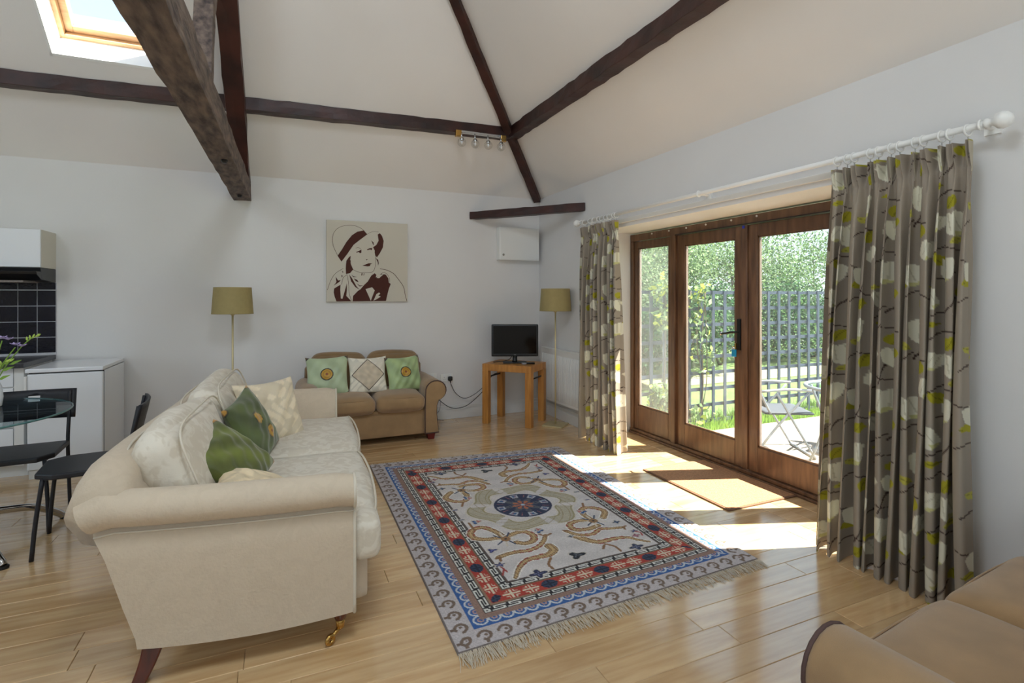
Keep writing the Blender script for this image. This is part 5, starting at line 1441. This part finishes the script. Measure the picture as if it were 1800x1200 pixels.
tl = [('slim pale tree seen through the side light', (7.4, 10.4), 3.6, 1.15, PALE), ('twin-leaning pale tree behind the handled door', (9.6, 11.2), 4.0, 1.25, PALE), ('yellow-green tree behind the handled door', (10.9, 12.6), 4.4, 1.4, PALE + GREENS[:1]),
      ('feathery green tree behind the door meeting', (12.6, 11.6), 4.0, 1.4, GREENS + PALE), ('spreading green tree behind the curtained door', (14.6, 11.8), 4.4, 1.5, GREENS + PALE[:2]), ('tall grey-green tree beside the long curtain', (16.9, 12.4), 4.8, 1.6, GREENS),
      ('distant pale tree filling the gap on the house side', (8.6, 13.6), 4.6, 1.5, PALE), ('distant tree behind the slim trunks', (12.2, 15.2), 5.2, 1.8, PALE + GREENS), ('distant broad tree behind the spreading one', (17.4, 16.0), 5.6, 2.0, GREENS + PALE)]
for i, (lab, xy, h_, cr_, cols) in enumerate(tl): tree(lab, xy, h_ * 0.70, cr_ * 1.0, 5600, 50 + i, cols)

# ------------------------------------------------------------------ garden furniture on the deck
def garden_chair(label, loc, rz):
    c = thing('garden_chair', label, 'garden chair', (loc[0], loc[1], PZ0), rz, 'folding garden chairs')
    r = 0.011
    for sx in (-0.25, 0.25):
        MB().tube(smooth_path([(sx, -0.24, r), (sx, -0.06, 0.32), (sx, 0.10, 0.60)], 5), r, 8).build('leg', alu, c, smooth=True)
        MB().tube(smooth_path([(sx * 0.94, 0.30, r), (sx * 0.94, 0.08, 0.30), (sx * 0.94, -0.19, 0.60)], 5), r, 8).build('leg', alu, c, smooth=True)
        MB().tube(smooth_path([(sx, -0.24, 0.62), (sx, 0.0, 0.63), (sx, 0.24, 0.61)], 5), 0.013, 8).build('armrest', alu, c, smooth=True)
        MB().tube(smooth_path([(sx * 0.88, 0.14, 0.40), (sx * 0.88, 0.24, 0.62), (sx * 0.88, 0.33, 0.93)], 5), r, 8).build('back_post', alu, c, smooth=True)
    MB().tube([(-0.25, -0.24, r), (0.25, -0.24, r)], r, 8).build('foot_bar', alu, c, smooth=True)
    MB().tube([(-0.235, 0.30, r), (0.235, 0.30, r)], r, 8).build('foot_bar', alu, c, smooth=True)
    MB().tube(smooth_path([(-0.22, 0.33, 0.92), (-0.19, 0.335, 0.96), (0.19, 0.335, 0.96), (0.22, 0.33, 0.92)], 5), r, 8).build('top_bar', alu, c, smooth=True)
    MB().rbox((0, -0.03, 0.405), (0.225, 0.215, 0.012), 0.010, 6, (0, 0, -0.006)).build('seat_sling', sling_m, c, smooth=True)
    q = Matrix.Rotation(math.radians(-18), 4, 'X')
    MB().rbox((0, 0.25, 0.68), (0.205, 0.008, 0.235), 0.007, 6, m=q).build('back_sling', sling_m, c, smooth=True)
garden_chair('grey folding garden chair on the deck facing the round table', (4.33, 3.58, 0), math.radians(62))
garden_chair('grey folding garden chair behind the round table by the curtain', (5.15, 3.25, 0), math.radians(-70))
gt = thing('garden_table', 'round glass topped grey metal table on the deck', 'garden table', (4.45, 2.93, PZ0))
MB().torus((0, 0, 0.70), (0, 0, 1), 0.35, 0.016, 48, 8).build('rim', alu, gt, smooth=True)
MB().lathe([(0.001, 0.695), (0.34, 0.695), (0.34, 0.702), (0.001, 0.702)], n=48).build('glass_top', glass_t, gt)
for k in range(4):
    a = math.radians(20 + 90 * k); ca, sa = math.cos(a), math.sin(a)
    MB().tube(smooth_path([(0.32 * ca, 0.32 * sa, 0.69), (0.22 * ca, 0.22 * sa, 0.40), (0.26 * ca, 0.26 * sa, 0.18), (0.33 * ca, 0.33 * sa, 0.0)], 5), 0.011, 8).build('leg', alu, gt, smooth=True)
MB().torus((0, 0, 0.36), (0, 0, 1), 0.215, 0.007, 32, 6).build('stretcher_ring', alu, gt, smooth=True)
def pot(label, loc, r, h, seed):
    p = thing('plant_pot', label, 'plant pot', (loc[0], loc[1], loc[2]), group='terracotta pots on the deck')
    MB().lathe([(r * 0.68, 0), (r * 0.92, h * 0.8), (r, h * 0.8), (r, h), (r * 0.88, h), (r * 0.86, h * 0.86)], n=28).build('pot', terracotta, p, smooth=False)
    MB().lathe([(0.001, h * 0.86), (r * 0.87, h * 0.86)], n=24, cap=False).build('soil', soil_m, p)
    rg = np.random.default_rng(seed); Q, c_ = leaves(160, (0, 0, h + 0.06), (r * 0.9, r * 0.9, 0.10), 0.07, GREENS, rg)
    tag(quads_obj('foliage', Q, c_, leaf_m, p), kind='stuff')
pot('terracotta plant pot standing on the deck behind the garden table', (4.95, 3.28, PZ0), 0.17, 0.30, 5)
